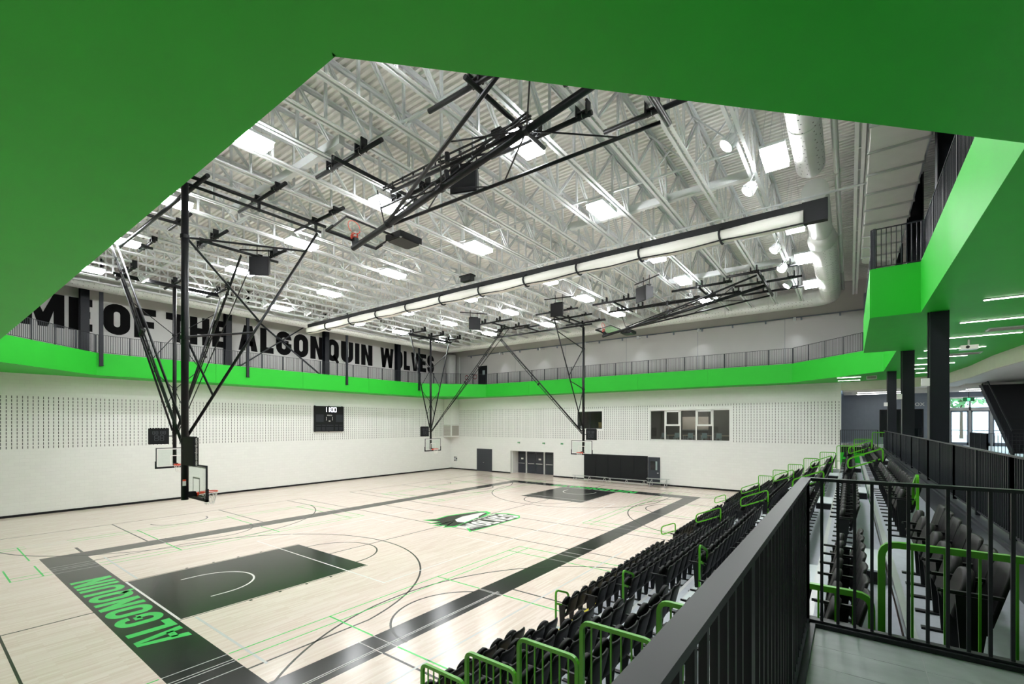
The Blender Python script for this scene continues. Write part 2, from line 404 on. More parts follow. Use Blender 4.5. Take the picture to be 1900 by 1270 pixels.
def word_letters(text, gap, w=.6, t=.21, sp=.35):
    x = 0; out = []
    for c in text:
        if c == ' ': x += sp; continue
        g, gw = glyph(c, w, t); out.append((c, x, g)); x += gw+gap
    return out, x-gap
# floor words
for side in (0, 1):
    L, tot = word_letters('ALGONQUIN', .1, .62, .2)
    X0, X1 = 11.25, 3.7
    for c, x, g in L:
        if side == 0: fn = lambda a, b_, d, x=x: (X0-(X0-X1)*(x+a)/tot, -.1-1.0*b_, d)
        else: fn = lambda a, b_, d, x=x: (X1+(X0-X1)*(x+a)/tot, 28.1+1.0*b_, d)
        letter_mesh(g, fn, .003).build('painted_letter', 'paint_green', fl)
# centre emblem: word mark on an outlined dark backing
def LG(u, v): return (9.55-v, 11.55+u)      # u reads along +Y, v is up (towards -X)
def lpoly(name, pts, m, layer): return paint(name, [[LG(*p) for p in pts]], m, layer)
head = [(.75,1.25),(.15,1.75),(.62,1.85),(.1,2.45),(.75,2.35),(.3,3.05),(1.0,2.95),(.75,3.95),(1.45,3.6),(2.4,3.75),(3.3,3.5),(4.35,3.15),(4.75,2.75),(4.5,2.2),(3.6,1.9),(2.6,1.35),(1.6,.95)]
cx = sum(p[0] for p in head)/len(head); cy_ = sum(p[1] for p in head)/len(head)
def fan(name, pts, m, layer, cx=None, cy=None, s=1.0):
    cx = sum(p[0] for p in pts)/len(pts) if cx is None else cx; cy = sum(p[1] for p in pts)/len(pts) if cy is None else cy
    q = [LG(cx+(x-cx)*s, cy+(y-cy)*s) for x, y in pts]; c = LG(cx, cy); n = len(q)
    return paint(name, [[c, q[i], q[(i+1)%n]] for i in range(n)], m, layer)
fan('emblem_outline', head, 'paint_green', 4); fan('emblem_field', head, 'paint_black', 5, s=.88)
fan('emblem_highlight', [(1.75,1.5),(1.55,2.1),(1.9,2.6),(2.7,2.85),(4.2,2.75),(4.35,2.5),(3.4,2.2),(2.9,1.8),(2.3,1.55)], 'paint_white', 6)
plate = [(.3,.02),(1.5,-.08),(4.3,-.05),(4.85,.35),(4.95,1.3),(4.6,1.9),(2.9,1.95),(1.5,1.62),(.7,1.5),(.85,.8)]
fan('emblem_outline', plate, 'paint_green', 7); fan('emblem_field', plate, 'paint_black', 8, s=.92)
L, tot = word_letters('WOLVES', .05, .6, .22)
for c, x, g in L:
    fn = lambda a, b_, d, x=x: (LG(.72+3.95*(x+a)/tot, .14+b_*(1.2+.2*((x+a)/tot)))+(d,))
    letter_mesh(g, fn, .0075).build('painted_letter', 'paint_white', fl)
L, tot = word_letters('ALGONQUIN', .12, .6, .2)
for c, x, g in L:
    fn = lambda a, b_, d, x=x: (LG(2.3+2.0*(x+a)/tot, 1.58+.1*((x+a)/tot)+b_*.16)+(d,))
    letter_mesh(g, fn, .0075).build('painted_letter', 'paint_white', fl)

# ------------------------------------------------------------------ walls
def wall_holes(axis, fixed, thick, a0, a1, z0, z1, holes, name, m, label):
    xs = sorted({a0, a1, *[h[0] for h in holes], *[h[1] for h in holes]}); zs = sorted({z0, z1, *[h[2] for h in holes], *[h[3] for h in holes]})
    b = MB()
    for i in range(len(xs)-1):
        for j in range(len(zs)-1):
            cx, cz = (xs[i]+xs[i+1])/2, (zs[j]+zs[j+1])/2
            if any(h[0] < cx < h[1] and h[2] < cz < h[3] for h in holes): continue
            if axis == 'Y': b.box(xs[i], xs[i+1], fixed, fixed+thick, zs[j], zs[j+1])
            else: b.box(fixed-thick, fixed, xs[i], xs[i+1], zs[j], zs[j+1])
    o = b.build(name, m); return tag(o, label, 'wall', kind='structure')
wl = wall_holes('X', WX, .3, NEAR, WY+.3, 0, ZS+.6, [], 'wall_left', 'block_y', 'white block wall with slotted acoustic band on the left')
wlu = MB().box(WX-.3, WX, NEAR, WY+.3, ZS+.6, ZD+.6).build('wall_left_upper', 'upper_wall'); tag(wlu, 'grey upper wall with large black lettering behind the gallery', 'wall', kind='structure')
holesF = [(3.28, 5.9, 4.83, 6.45), (10.48, 16.93, 3.86, 6.45), (-4.85, .58, 0, 2.42)]
wf = wall_holes('Y', WY, .3, WX-.3, 24.1, 0, ZS+.6, holesF, 'wall_far', 'block_x', 'white block end wall with slotted acoustic band and windows')
wfu = MB().box(WX-.3, RIGHT, WY, WY+.3, ZS+.6, ZD+.6).build('wall_far_upper', 'upper_wall'); tag(wfu, 'grey upper end wall above the gallery railing', 'wall', kind='structure')
wn = MB().box(WX-.3, RIGHT, NEAR-.3, NEAR, 0, ZD+.6).build('wall_near', 'upper_wall'); tag(wn, 'wall behind the viewpoint', 'wall', kind='structure')
wr = MB().box(RIGHT, RIGHT+.3, NEAR-.3, 38.85, 0, ZD+.6).build('wall_right', 'grey_wall'); tag(wr, 'grey wall on the far side of the concourse', 'wall', kind='structure')
wru = MB().box(31.5, 31.8, NEAR, WY, ZT, ZD+.6).build('wall_right_upper', 'upper_wall'); tag(wru, 'grey upper wall behind the right gallery', 'wall', kind='structure')
b = MB().box(WX, WX+.03, NEAR, WY, 0, .13); o = b.build('baseboard_left', 'black_matte'); tag(o, 'black rubber baseboard along the left wall', 'baseboard', kind='structure')
b = MB().box(WX+.03, -9.62, WY-.03, WY, 0, .13); b.box(-7.44, -4.85, WY-.03, WY, 0, .13); b.box(.58, 4.0, WY-.03, WY, 0, .13); b.box(11.4, 24.1, WY-.03, WY, 0, .13)
o = b.build('baseboard_far', 'black_matte'); tag(o, 'black rubber baseboard along the end wall', 'baseboard', kind='structure')
# acoustic slots: fine repeated relief on the block walls
b = MB(); y = -8.9
while y < WY-.9:
    if not 16.7 < y < 19.75:
        for k in range(15): b.box(WX-.002, WX+.004, y-.014, y+.014, 3.83+.205*k+.02, 3.83+.205*k+.17)
    else:
        for k in range(3): b.box(WX-.002, WX+.004, y-.014, y+.014, 3.83+.205*k+.02, 3.83+.205*k+.17)
    y += .205
b.build('acoustic_slot', 'slot', wl, kind='stuff')
b = MB(); x = -12.3
while x < 24.0:
    for k in range(15):
        z0 = 3.83+.205*k
        if any(h[0]-.12 < x < h[1]+.12 and h[2]-.22 < z0 < h[3]+.08 for h in holesF): continue
        b.box(x-.015, x+.015, WY-.004, WY+.002, z0+.02, z0+.17)
    x += .205
b.build('acoustic_slot', 'slot', wf, kind='stuff')
# panel joints of the upper end wall
for x in (-4.2, 2.0, 8.3, 14.5, 20.7): MB().box(x-.012, x+.012, WY-.004, WY+.001, ZT, 13.0).build('panel_joint', 'grey_wall', wfu)
# wall lettering, painted print on the upper left wall
words = [('HOME', -3.12, 2.62), ('OF', 3.12, 5.78), ('THE', 6.32, 10.15), ('ALGONQUIN', 10.85, 22.82), ('WOLVES', 23.75, 30.9)]
sg = thing('wall_lettering', 'huge black block capitals painted on the grey upper left wall', 'lettering', (WX+.005, 10, 11))
for w_, y0, y1 in words:
    L, tot = word_letters(w_, .1, .66, .25)
    for c, x, g in L:
        fn = lambda a, b_, d, x=x: (WX+.002+d, y0+(y1-y0)*(x+a)/tot, 11.0+1.98*b_)
        letter_mesh(g, fn, .008).build('letter', 'letter_black', sg)

# ------------------------------------------------------------------ roof
b = MB(); per = .2; y = NEAR; prof = []
while y < WY+.2:
    prof += [(y, 0), (y+.09, 0), (y+.11, .075), (y+.18, .075)]; y += per
vs_ = []; fs_ = []
for i, (yy, zz) in enumerate(prof): vs_ += [(WX, yy, ZD+zz), (32, yy, ZD+zz)]
for i in range(len(prof)-1): fs_.append((2*i, 2*i+1, 2*i+3, 2*i+2))
b.add(vs_, fs_)
ce = b.build('ceiling', 'deck_white'); tag(ce, 'off-white corrugated steel roof deck', 'ceiling', kind='structure')
MB().box(WX-.3, RIGHT+.3, NEAR-.3, WY+.3, ZD+.09, ZD+.3).build('roof_slab', 'deck_white', ce)
# joists
JX = [20.57-1.478*k for k in range(-1, 22)]+[24.85, 26.35, 27.85]
def joist_proto():
    ya, yb = NEAR+.1, WY-.1; ea, eb = NEAR+1.0, 30.3
    t = thing('roof_joist', 'white open-web steel roof joist under the corrugated deck', 'joist', (0, 0, ZJ), 'white steel roof joists')
    b = MB(); b.box(-.13, -.035, ea, eb, 0, .012); b.box(.035, .13, ea, eb, 0, .012); b.box(-.047, -.035, ea, eb, .012, .09); b.box(.035, .047, ea, eb, .012, .09)
    b.build('bottom_chord', 'white_steel', t, local=True)
    H = ZD-ZJ
    b = MB(); b.box(-.12, -.03, ya, yb, H-.012, H); b.box(.03, .12, ya, yb, H-.012, H); b.box(-.042, -.03, ya, yb, H-.1, H-.012); b.box(.03, .042, ya, yb, H-.1, H-.012)
    b.build('top_chord', 'white_steel', t, local=True)
    vert = None; diag = [None, None]; P = 2.8
    n = int((eb-.6-ea)/P)
    for i in range(n+1):
        y = ea+.5+i*P
        if vert is None:
            o = MB().box(-.034, .034, -.034, .034, .04, H-.05).build('web_vertical', 'white_steel', t, local=True); vert = o
        else: o = vert.copy(); COL.objects.link(o)
        o.location = (0, y, 0)
        o2 = vert.copy(); COL.objects.link(o2); o2.location = (0, y+P/2, 0)
        for k, s_ in enumerate((-1, 1)):
            if diag[k] is None:
                b = MB(); b.bar((-.045, 0, .06), (-.045, s_*P/2, H-.07), .05, .05, up=(1,0,0)); b.bar((.045, 0, .06), (.045, s_*P/2, H-.07), .05, .05, up=(1,0,0))
                o = b.build('web_diagonal', 'white_steel', t, local=True); diag[k] = o
            else: o = diag[k].copy(); COL.objects.link(o)
            o.location = (0, y, 0)
    return t
J0 = joist_proto(); J0.location = (JX[0], 0, ZJ)
for x in JX[1:]:
    j = copy_tree(J0); j.location = (x, 0, ZJ)
# bridging lines across the joists
for y in (-3.2, 3.6, 10.3, 17.5, 24.4):
    t = thing('joist_bridging', 'thin white cross bridging between the roof joists', 'bridging', (5, y, ZJ), 'bridging rows')
    MB().bar((JX[-4], y, ZJ+.11), (22.05, y, ZJ+.11), .05, .05).build('bridging_angle', 'white_steel', t)
    xs = sorted(JX[:-2])
    for i in range(len(xs)-1):
        if xs[i] < 19 or xs[i] > 21.5: continue
        MB().bar((xs[i], y, ZJ+.1), (xs[i+1], y, ZD-.1), .045, .045).build('cross_brace', 'white_steel', t)
        MB().bar((xs[i], y, ZD-.1), (xs[i+1], y, ZJ+.1), .045, .045).build('cross_brace', 'white_steel', t)
# girder lines carrying deck openings (white transverse beams)
for (xa, xb, y) in ((5.0, 12.5, 3.2), (15, 22, 12.2), (16, 22.4, 21.9)):
    o = MB().box(xa, xb, y-.09, y+.09, ZJ+.12, ZJ+.38).build('transverse_beam', 'white_steel')
    tag(o, 'white transverse beam between the roof joists', 'beam', 'transverse roof beams')

# ------------------------------------------------------------------ gallery (running track)
gal = thing('track_gallery', 'bright green running track gallery wrapping around the hall', 'gallery', (0, 0, ZS), kind='structure')
inner = [(FX0, FY0+CH), (FX0+CH, FY0), (FX1-CH, FY0), (FX1, FY0+CH), (FX1, 11.1), (25.09, 11.1), (25.09, 18.5), (FX1, 18.5), (FX1, FY1-CH), (FX1-CH, FY1), (FX0+CH, FY1), (FX0, FY1-CH)]
# slab in convex pieces
b = MB()
pcs = [rect(WX, FX0, NEAR, WY), rect(FX0, FX0+CH, NEAR, FY0), [(FX0,FY0),(FX0+CH,FY0),(FX0,FY0+CH)], rect(FX0+CH, 31.5, NEAR, FY0),
       [(FX1-CH,FY0),(FX1,FY0),(FX1,FY0+CH)], rect(FX1, 31.5, FY0, WY), rect(25.09, FX1, 11.1, 18.5), [(FX1,FY1-CH),(FX1,FY1),(FX1-CH,FY1)],
       rect(FX0, FX1, FY1, WY), [(FX0,FY1-CH),(FX0+CH,FY1),(FX0,FY1)]]
for p in pcs: b.prism(p, ZS+.01, ZT-.03)
b.build('soffit', 'green', gal)
b = MB()
for p in pcs: b.prism(p, ZT-.03, ZT-.004)
b.build('track_surface', 'rubber_dark', gal)
n = len(inner)
for i in range(n):
    p = Vector(inner[i]); q = Vector(inner[(i+1)%n]); d = q-p; Ln = d.length; d.normalize(); nr = Vector((d.y, -d.x))
    cen = (p+q)/2
    tgt = Vector((7.5, 14.5))
    if nr.dot(tgt-cen) < 0: nr = -nr
    if i in (4,): nr = Vector((0,-1))
    if i in (6,): nr = Vector((0, 1))
    k = max(1, round(Ln/6.2)); g = .006
    for j in range(k):
        a = p+d*(Ln*j/k+(g if j else 0)); c = p+d*(Ln*(j+1)/k-(g if j < k-1 else 0)); e = nr*.02
        MB().prism([tuple(a), tuple(c), tuple(c+e*2), tuple(a+e*2)], ZS+.01, ZT).build('fascia_panel', 'green', gal)

def railing(name, label, p, q, zb, h=1.07, m='dark_steel', sp=.11, post=1.5, bw=.014, stuff=True, group=None, rail=.05, drop=0, parent=None, posts_mat=None):
    p = Vector((*p, 0)); q = Vector((*q, 0)); d = (q-p); Ln = d.length; d.normalize()
    t = thing(name, label, 'railing', (p.x, p.y, zb), group)
    zt = zb+h
    MB().bar(p+Vector((0,0,zt-.01)), q+Vector((0,0,zt-.01)), rail, .02).build('top_rail', m, t)
    MB().bar(p+Vector((0,0,zb+.06)), q+Vector((0,0,zb+.06)), .03, .02).build('bottom_rail', m, t)
    n = max(1, round(Ln/post))
    for i in range(n+1):
        c = p+d*(Ln*i/n); MB().box(c.x-.028, c.x+.028, c.y-.028, c.y+.028, zb-drop, zt-.015).build('post', m, t)
    n = max(1, round(Ln/sp)); all_ = MB(); proto = None
    for i in range(1, n):
        c = p+d*(Ln*i/n)
        if stuff: all_.box(c.x-bw/2, c.x+bw/2, c.y-bw/2, c.y+bw/2, zb+.05, zt-.015)
        else:
            if proto is None:
                o = MB().box(-bw/2, bw/2, -bw/2, bw/2, .05, h-.015).build('baluster', m, t, local=True); proto = o
            else: o = proto.copy(); COL.objects.link(o)
            o.location = (c.x-p.x, c.y-p.y, 0)
    if stuff and all_.v: all_.build('baluster', m, t, kind='stuff')
    return t
names = ['near left corner', 'near end', 'near right corner', 'right side beside the camera', 'side of the right balcony bay', 'front of the right balcony bay', 'far side of the right balcony bay', 'right side beyond the balcony bay', 'far right corner', 'far end wall', 'far left corner', 'left wall under the lettering']
ctr = Vector((7.5, 14.5))
nn = len(inner)
for i in range(nn):
    p = Vector(inner[i]); q = Vector(inner[(i+1)%nn]); c = (p+q)/2
    d = (q-p).normalized(); nr = Vector((d.y, -d.x))
    if nr.dot(ctr-c) > 0: nr = -nr
    if i == 4: nr = Vector((0, 1))
    if i == 6: nr = Vector((0, -1))
    p = p+nr*.06; q = q+nr*.06
    railing('gallery_railing', 'dark baluster railing on the green gallery, '+names[i], tuple(p), tuple(q), ZT, 1.1, m='dark_steel', stuff=(i not in (4, 5)), sp=.11, bw=.02)
# steel columns of the left wall, hanger posts, bracing
def wcol(x, y, z0, z1, w, dpt, label, name='steel_column', m='navy_steel', group=None, ax='Y'):
    t = thing(name, label, 'column', (x, y, z0), group)
    if ax == 'Y':
        MB().box(x-w/2, x+w/2, y-dpt/2, y-dpt/2+.025, z0, z1).build('flange', m, t); MB().box(x-w/2, x+w/2, y+dpt/2-.025, y+dpt/2, z0, z1).build('flange', m, t)
        MB().box(x-.012, x+.012, y-dpt/2+.025, y+dpt/2-.025, z0, z1).build('web', m, t)
    else:
        MB().box(x-dpt/2, x-dpt/2+.025, y-w/2, y+w/2, z0, z1).build('flange', m, t); MB().box(x+dpt/2-.025, x+dpt/2, y-w/2, y+w/2, z0, z1).build('flange', m, t)
        MB().box(x-dpt/2+.025, x+dpt/2-.025, y-.012, y+.012, z0, z1).build('web', m, t)
    return t
ordn = ['nearest the camera', 'second from the camera', 'third from the camera', 'farthest from the camera']
for k, y in enumerate((2.2, 10.0, 17.8, 25.65)):
    wcol(-13.42, y, ZT, ZD-.05, .4, .5, 'dark steel column against the lettered wall, '+ordn[k], ax='X', group='columns on the lettered wall')
for k, y in enumerate((2.6, 10.6, 18.65, 26.85)):
    t = thing('hanger_post', 'slim dark hanger post crossing the green gallery fascia, '+ordn[k], 'hanger post', (-11.48, y, 8.75), 'gallery hanger posts')
    MB().box(-11.56, -11.44, y-.09, y+.09, 8.75, ZD-.02).build('post_shaft', 'navy_steel', t)
    MB().box(-11.58, -11.42, y-.11, y+.11, 8.72, 8.75).build('end_plate', 'navy_steel', t)
t = thing('cross_bracing', 'black steel X bracing over the middle of the wall lettering', 'bracing', (-13.2, 13.9, ZT))
MB().bar((-13.2, 10.45, 14.5), (-13.2, 17.3, 9.5), .16, .08).build('brace_bar', 'navy_steel', t)
MB().bar((-13.2, 17.5, 14.9), (-13.2, 10.5, 9.5), .16, .08).build('brace_bar', 'navy_steel', t)
MB().bar((-13.2, 13.55, 12.25), (-13.2, 14.15, 11.95), .1, .42, up=(1,0,0)).build('gusset_plate', 'navy_steel', t)
MB().bar((-13.2, 10.4, 9.5), (-13.2, 10.75, 9.8), .3, .05).build('gusset_plate', 'navy_steel', t)

# ------------------------------------------------------------------ ventilation ducts
def duct(name, label, pts, r, n=24, perf=True):
    t = thing(name, label, 'duct', pts[0])
    MB().path(pts, r, n).build('duct_shell', 'white_duct', t, smooth=True)
    acc = 0
    for i in range(len(pts)-1):
        a = Vector(pts[i]); c = Vector(pts[i+1]); L = (c-a).length; d = (c-a)/L
        if L < 3: continue
        k = int(L/3.0)
        for j in range(1, k+1):
            q = a+d*(L*j/(k+1)); MB().tube(q-d*.025, q+d*.025, r+.012, n).build('duct_collar', 'white_duct', t, smooth=True)
    if perf:                                     # rows of air holes, too small to pick apart
        hb = MB()
        for i in range(len(pts)-1):
            a = Vector(pts[i]); c = Vector(pts[i+1]); L = (c-a).length; d = (c-a)/L
            if L < 3: continue
            side = d.cross(Vector((0,0,1))).normalized()
            m_ = int(L/.22)
            for j in range(m_):
                for w in (-150, -125, -100, -55, -30):
                    for sg_ in (1,):
                        a_ = math.radians(w+(6 if j % 2 else 0)); nv = side*math.cos(a_)+Vector((0,0,1))*math.sin(a_)
                        for nv2 in (nv,):
                            q = a+d*(.22*j+.1)+nv2*(r*.992+.006); u = d*.016; v = d.cross(nv2)*.016
                            hb.add([q-u-v, q+u-v, q+u+v, q-u+v], [(0,1,2,3)])
        hb.build('air_hole', 'slot', t, kind='stuff')
    return t
def elbow(c, r0, a, b, n=6):
    # quarter bend around corner point c from direction a to direction b
    c = Vector(c); a = Vector(a); b = Vector(b); out = []
    for i in range(n+1):
        th = math.pi/2*i/n; out.append(tuple(c+a*r0*(1-math.sin(th))+b*r0*(1-math.cos(th))))
    return out
DZ = 13.6
pts = [(-11.2, NEAR+.5, DZ)]+elbow((-11.2, 30.7, DZ), .9, (0,-1,0), (1,0,0))+elbow((23.6, 30.7, DZ-.05), .8, (-1,0,0), (0,-1,0))+[(23.6, 19.4, DZ-.1)]
duct('supply_duct', 'large white perforated round duct running along the left and far walls', pts, .54)
duct('supply_duct', 'white perforated round duct beside the flood lights, nearest the camera', [(23.6, -6, DZ-.15), (23.6, 12.4, DZ-.15)], .40)
t = thing('duct_reducer', 'white tapered duct section joining the two right-hand ducts', 'duct', (23.6, 14.8, DZ))
MB().tube((23.6, 14.4, DZ-.12), (23.6, 19.0, DZ-.12), .42, 24).build('duct_shell', 'white_duct', t, smooth=True)
MB().tube((23.6, 18.4, DZ-.12), (23.6, 19.5, DZ-.12), .43, 24, .56).build('taper', 'white_duct', t, smooth=True)
t = thing('pipe', 'white pipe running beside the right-hand round duct', 'pipe', (24.25, 10, 13.6))
MB().tube((24.25, -8, 13.75), (24.25, 30, 13.75), .09, 10).build('pipe_run', 'white_duct', t, smooth=True)
for y in (2, 8, 14, 20, 26): MB().tube((24.25, y-.06, 13.75), (24.25, y+.06, 13.75), .115, 10).build('coupling', 'white_duct', t)
# round riser in the far left corner
t = thing('duct_riser', 'white round duct riser in the far left corner with a square grille below', 'duct', (-12.9, 32.8, 3.8))
MB().tube((-12.9, 32.8, ZT), (-12.9, 32.8, 13.2), .55, 24).build('riser_shell', 'white_duct', t, smooth=True)
MB().box(-13.65, -12.45, 32.4, 33.6, 5.2, ZS).build('boxed_riser', 'white_paint', t)
MB().box(-13.67, -12.35, 32.3, 33.6, 3.8, 5.18).build('grille_frame', 'white_paint', t)
for k in range(11): MB().box(-13.55, -12.47, 32.27, 32.3, 3.92+.11*k, 3.92+.11*k+.075).build('grille_slat', 'grille', t)
MB().box(-12.35, -12.33, 32.4, 33.5, 3.92, 5.08).build('grille_face', 'grille', t)
MB().tube((-12.1, 33.4, ZT), (-12.1, 33.4, 13), .06, 8).build('drain_pipe', 'white_duct', t)
# insulated rectangular duct above the stands
t = thing('insulated_duct', 'white insulated rectangular duct with metal straps above the right gallery', 'duct', (25.6, 8, 12.7))
pl = [(25.05, -6), (26.3, -6), (26.3, 21.6)]+[(26.3-.45*(1-math.cos(a*math.pi/12)) , 21.6+.45*math.sin(a*math.pi/12)) for a in range(1, 7)]+[(25.5-.45*math.sin(a*math.pi/12), 22.05-.45*(1-math.cos(a*math.pi/12))) for a in range(7)]
MB().prism(pl, 12.75, 13.5).build('duct_body', 'white_duct', t)
for k in range(19):
    y = -4+1.38*k
    b = MB().box(25.0, 26.36, y, y+.045, 12.69, 12.75); b.box(25.0, 25.03, y, y+.045, 12.75, ZD-.02); b.box(26.33, 26.36, y, y+.045, 12.75, ZD-.02)
    b.build('trapeze_strap', 'aluminium', t)
# curved edge rail / pipe under the upper far wall (track for the ledge)
t = thing('ledge_angle', 'thin dark ledge angle with brackets along the top of the far wall', 'ledge', (5, WY-.1, 12.9))
MB().box(-11, 26, WY-.06, WY, 12.98, 13.06).build('angle', 'grey_wall', t)
for k in range(16): MB().box(-10.5+2.3*k, -10.4+2.3*k, WY-.12, WY, 12.78, 12.98).build('bracket', 'grey_wall', t)

# ------------------------------------------------------------------ lights
def make_light():
    t = thing('high_bay_light', 'x', 'light', (0,0,0), 'high-bay ceiling lights')
    hs = MB().box(-.33, .33, -.62, .62, .045, .12).build('housing', 'white_steel', t, local=True)
    for x in (-.165, .165): MB().box(x-.145, x+.145, -.59, .59, -.09, .045).build('led_panel', 'led', hs, local=True)
    for x in (-.28, .28):
        for y in (-.5, .5): MB().tube((x, y, .12), (x*.4, y, 1.7), .006, 4).build('hanger_wire', 'aluminium', t, local=True)
    MB().box(-.37, .37, -.02, .02, .12, .145).build('cross_arm', 'white_steel', t, local=True)
    return t
LXs = (-6.85, -.95, 5.1, 11.1, 17.15, 22.8); LYs = (1.2, 5.9, 10.75, 16.4, 20.75, 25.6)
cn = ['column along the lettered wall', 'second column from the lettered wall', 'third column from the lettered wall', 'third column from the stands', 'second column from the stands', 'column above the stands']
rn = ['row nearest the camera', 'second row from the camera', 'row just before the curtain', 'row just behind the curtain', 'second row from the end wall', 'row nearest the end wall']
L0 = make_light(); first = True
for i, x in enumerate(LXs):
    for j, y in enumerate(LYs):
        o = L0 if first else copy_tree(L0); first = False
        o.location = (x, y, 13.17); o['label'] = 'bright LED high-bay light, %s, %s' % (cn[i], rn[j])
def make_flood():
    t = thing('flood_light', 'x', 'light', (0,0,0), 'round flood lights on the joist')
    b = MB(); d = Vector((-.62, -.25, -.75)).normalized(); c = Vector((0, 0, 0))
    b.tube(c-d*.22, c+d*.1, .13, 14, .2); b.build('lamp_head', 'white_steel', t, local=True, smooth=True)
    b = MB()
    for k in range(10):
        a = 2*math.pi*k/10; u = d.orthogonal().normalized(); w = d.cross(u); n_ = u*math.cos(a)+w*math.sin(a)
        b.bar(c-d*.18+n_*.15, c+d*.06+n_*.21, .015, .05, up=n_)
    b.build('cooling_fin', 'white_steel', t, local=True)
    MB().tube(c+d*.1, c+d*.115, .185, 14).build('lamp_lens', 'flood', t, local=True)
    b = MB(); b.bar((0, -.2, 0), (.2, -.2, .42), .04, .02); b.bar((0, .2, 0), (.2, .2, .42), .04, .02); b.bar((.2, -.22, .42), (.2, .22, .42), .05, .03)
    b.build('yoke', 'white_steel', t, local=True)
    return t
F0 = make_flood()
fn_ = ['nearest the camera', 'second from the camera', 'third from the camera', 'fourth from the camera', 'farthest from the camera']
for k, (x, y) in enumerate(((21.9, 8.9), (21.92, 11.9), (21.92, 18.1), (21.86, 21.1), (21.8, 24.3))):
    o = F0 if k == 0 else copy_tree(F0); o.location = (x, y, 12.98); o['label'] = 'white round flood light clamped under the joist above the stands, '+fn_[k]
fl2 = ['nearest the camera', 'second from the camera', 'third from the camera', 'just before the curtain', 'just behind the curtain']
for k, (x, y) in enumerate(((-5.92, 3.2), (-5.92, 6.9), (-5.92, 9.3), (-5.92, 12.1), (-5.92, 18.3))):
    o = copy_tree(F0); o.location = (x, y, 12.98); o.rotation_euler = (0, 0, math.radians(235)); o['label'] = 'glaring flood light near the lettered wall, '+fl2[k]
# small wall-wash downlights above the gallery along the end wall
for k, x in enumerate((-5.6, -.5, 4.6, 9.7, 14.8, 21.4)):
    t = thing('downlight', 'small white downlight washing the upper end wall, number %d from the left' % (k+1), 'light', (x, 32.75, 12.6), 'wall-wash downlights')
    MB().tube((x, 32.75, 12.62), (x, 32.75, 12.85), .09, 12).build('can', 'white_steel', t); MB().box(x-.02, x+.02, 32.75, WY, 12.8, 12.84).build('arm', 'white_steel', t)
    ld = bpy.data.lights.new('downlight_lamp', 'SPOT'); ld.energy = 55; ld.spot_size = math.radians(84); ld.spot_blend = .9; ld.shadow_soft_size = .06; ld.color = (.92, .95, 1)
    lo = bpy.data.objects.new('lamp', ld); COL.objects.link(lo); lo.parent = t; lo.location = (0, 0, -.01); lo.rotation_euler = (math.radians(8), 0, 0)

# ------------------------------------------------------------------ divider curtain
cu = thing('divider_curtain', 'rolled white divider curtain hanging across the hall with black top band', 'curtain', (7.5, 14, 12.2))
CX0, CX1 = -9.4, 24.0
MB().box(CX0, CX1, 13.97, 14.03, 12.68, 12.96).build('top_band', 'curtain_black', cu)
straps = [CX0+.05, -6.6, -3.6, -.6, 2.4, 5.4, 8.4, 11.4, 14.4, 17.4, 20.6]
NS = 150; rings = []; K = 16; vs_ = []; fs_ = []
for i in range(NS+1):
    x = CX0+.05+(CX1-.75-CX0)*i/NS
    ds = min(abs(x-s_) for s_ in straps); sag = min(1, ds/1.4); ry = .2+.06*sag; rz = .235+.035*sag
    for k in range(K):
        a = 2*math.pi*k/K; wr_ = 1+.05*math.sin(5*a+x*.7)+.03*math.sin(9*a-x*1.3)
        vs_.append((x, 14+ry*wr_*math.cos(a), 12.46-.03*sag+rz*wr_*math.sin(a)))
for i in range(NS):
    for k in range(K): fs_.append((i*K+k, i*K+(k+1)%K, (i+1)*K+(k+1)%K, (i+1)*K+k))
fs_ += [tuple(range(K-1,-1,-1)), tuple(NS*K+k for k in range(K))]
MB().add(vs_, fs_).build('fabric_roll', 'curtain_white', cu, smooth=True)
MB().box(CX1-.75, CX1, 13.9, 14.1, 12.2, 12.95).build('end_flap', 'curtain_black', cu)
for x in straps[1:]:
    MB().path([(x+.03*math.sin(a*.7), 14+.275*math.cos(2*math.pi*a/14), 12.47+.29*math.sin(2*math.pi*a/14)) for a in range(14)], .042, 6, True).build('strap', 'curtain_black', cu)
b = MB(); pts = []
for i in range(80):
    x = CX0+.1+(CX1-.2-CX0)*i/79; ds = min(abs(x-s_) for s_ in straps); pts.append((x, 13.86, 12.27-.05*min(1, ds/1.4)))
MB().path(pts, .03, 6).build('bottom_hem', 'curtain_black', cu)
MB().tube((CX0, 14, 13.12), (25.4, 14, 13.12), .035, 8).build('hanging_pipe', 'white_steel', cu)
for x in straps[1:]:
    MB().box(x-.04, x+.04, 13.96, 14.04, 13.12, 13.36).build('clamp', 'aluminium', cu); MB().tube((x, 14, 12.94), (x, 14, 13.12), .012, 6).build('hanger_rod', 'aluminium', cu)
t = thing('curtain_motor', 'small dark curtain motor box above the rolled divider', 'motor', (7.7, 13.6, 13.0))
b = MB().box(7.35, 8.1, 13.45, 13.75, 13.02, 13.25); b.build('motor_body', 'black_metal', t)
MB().tube((7.5, 13.6, 13.2), (7.95, 13.6, 13.2), .13, 12).build('motor_drum', 'dark_steel', t); MB().box(7.3, 8.15, 13.4, 13.8, 13.25, 13.33).build('mount_plate', 'black_metal', t)

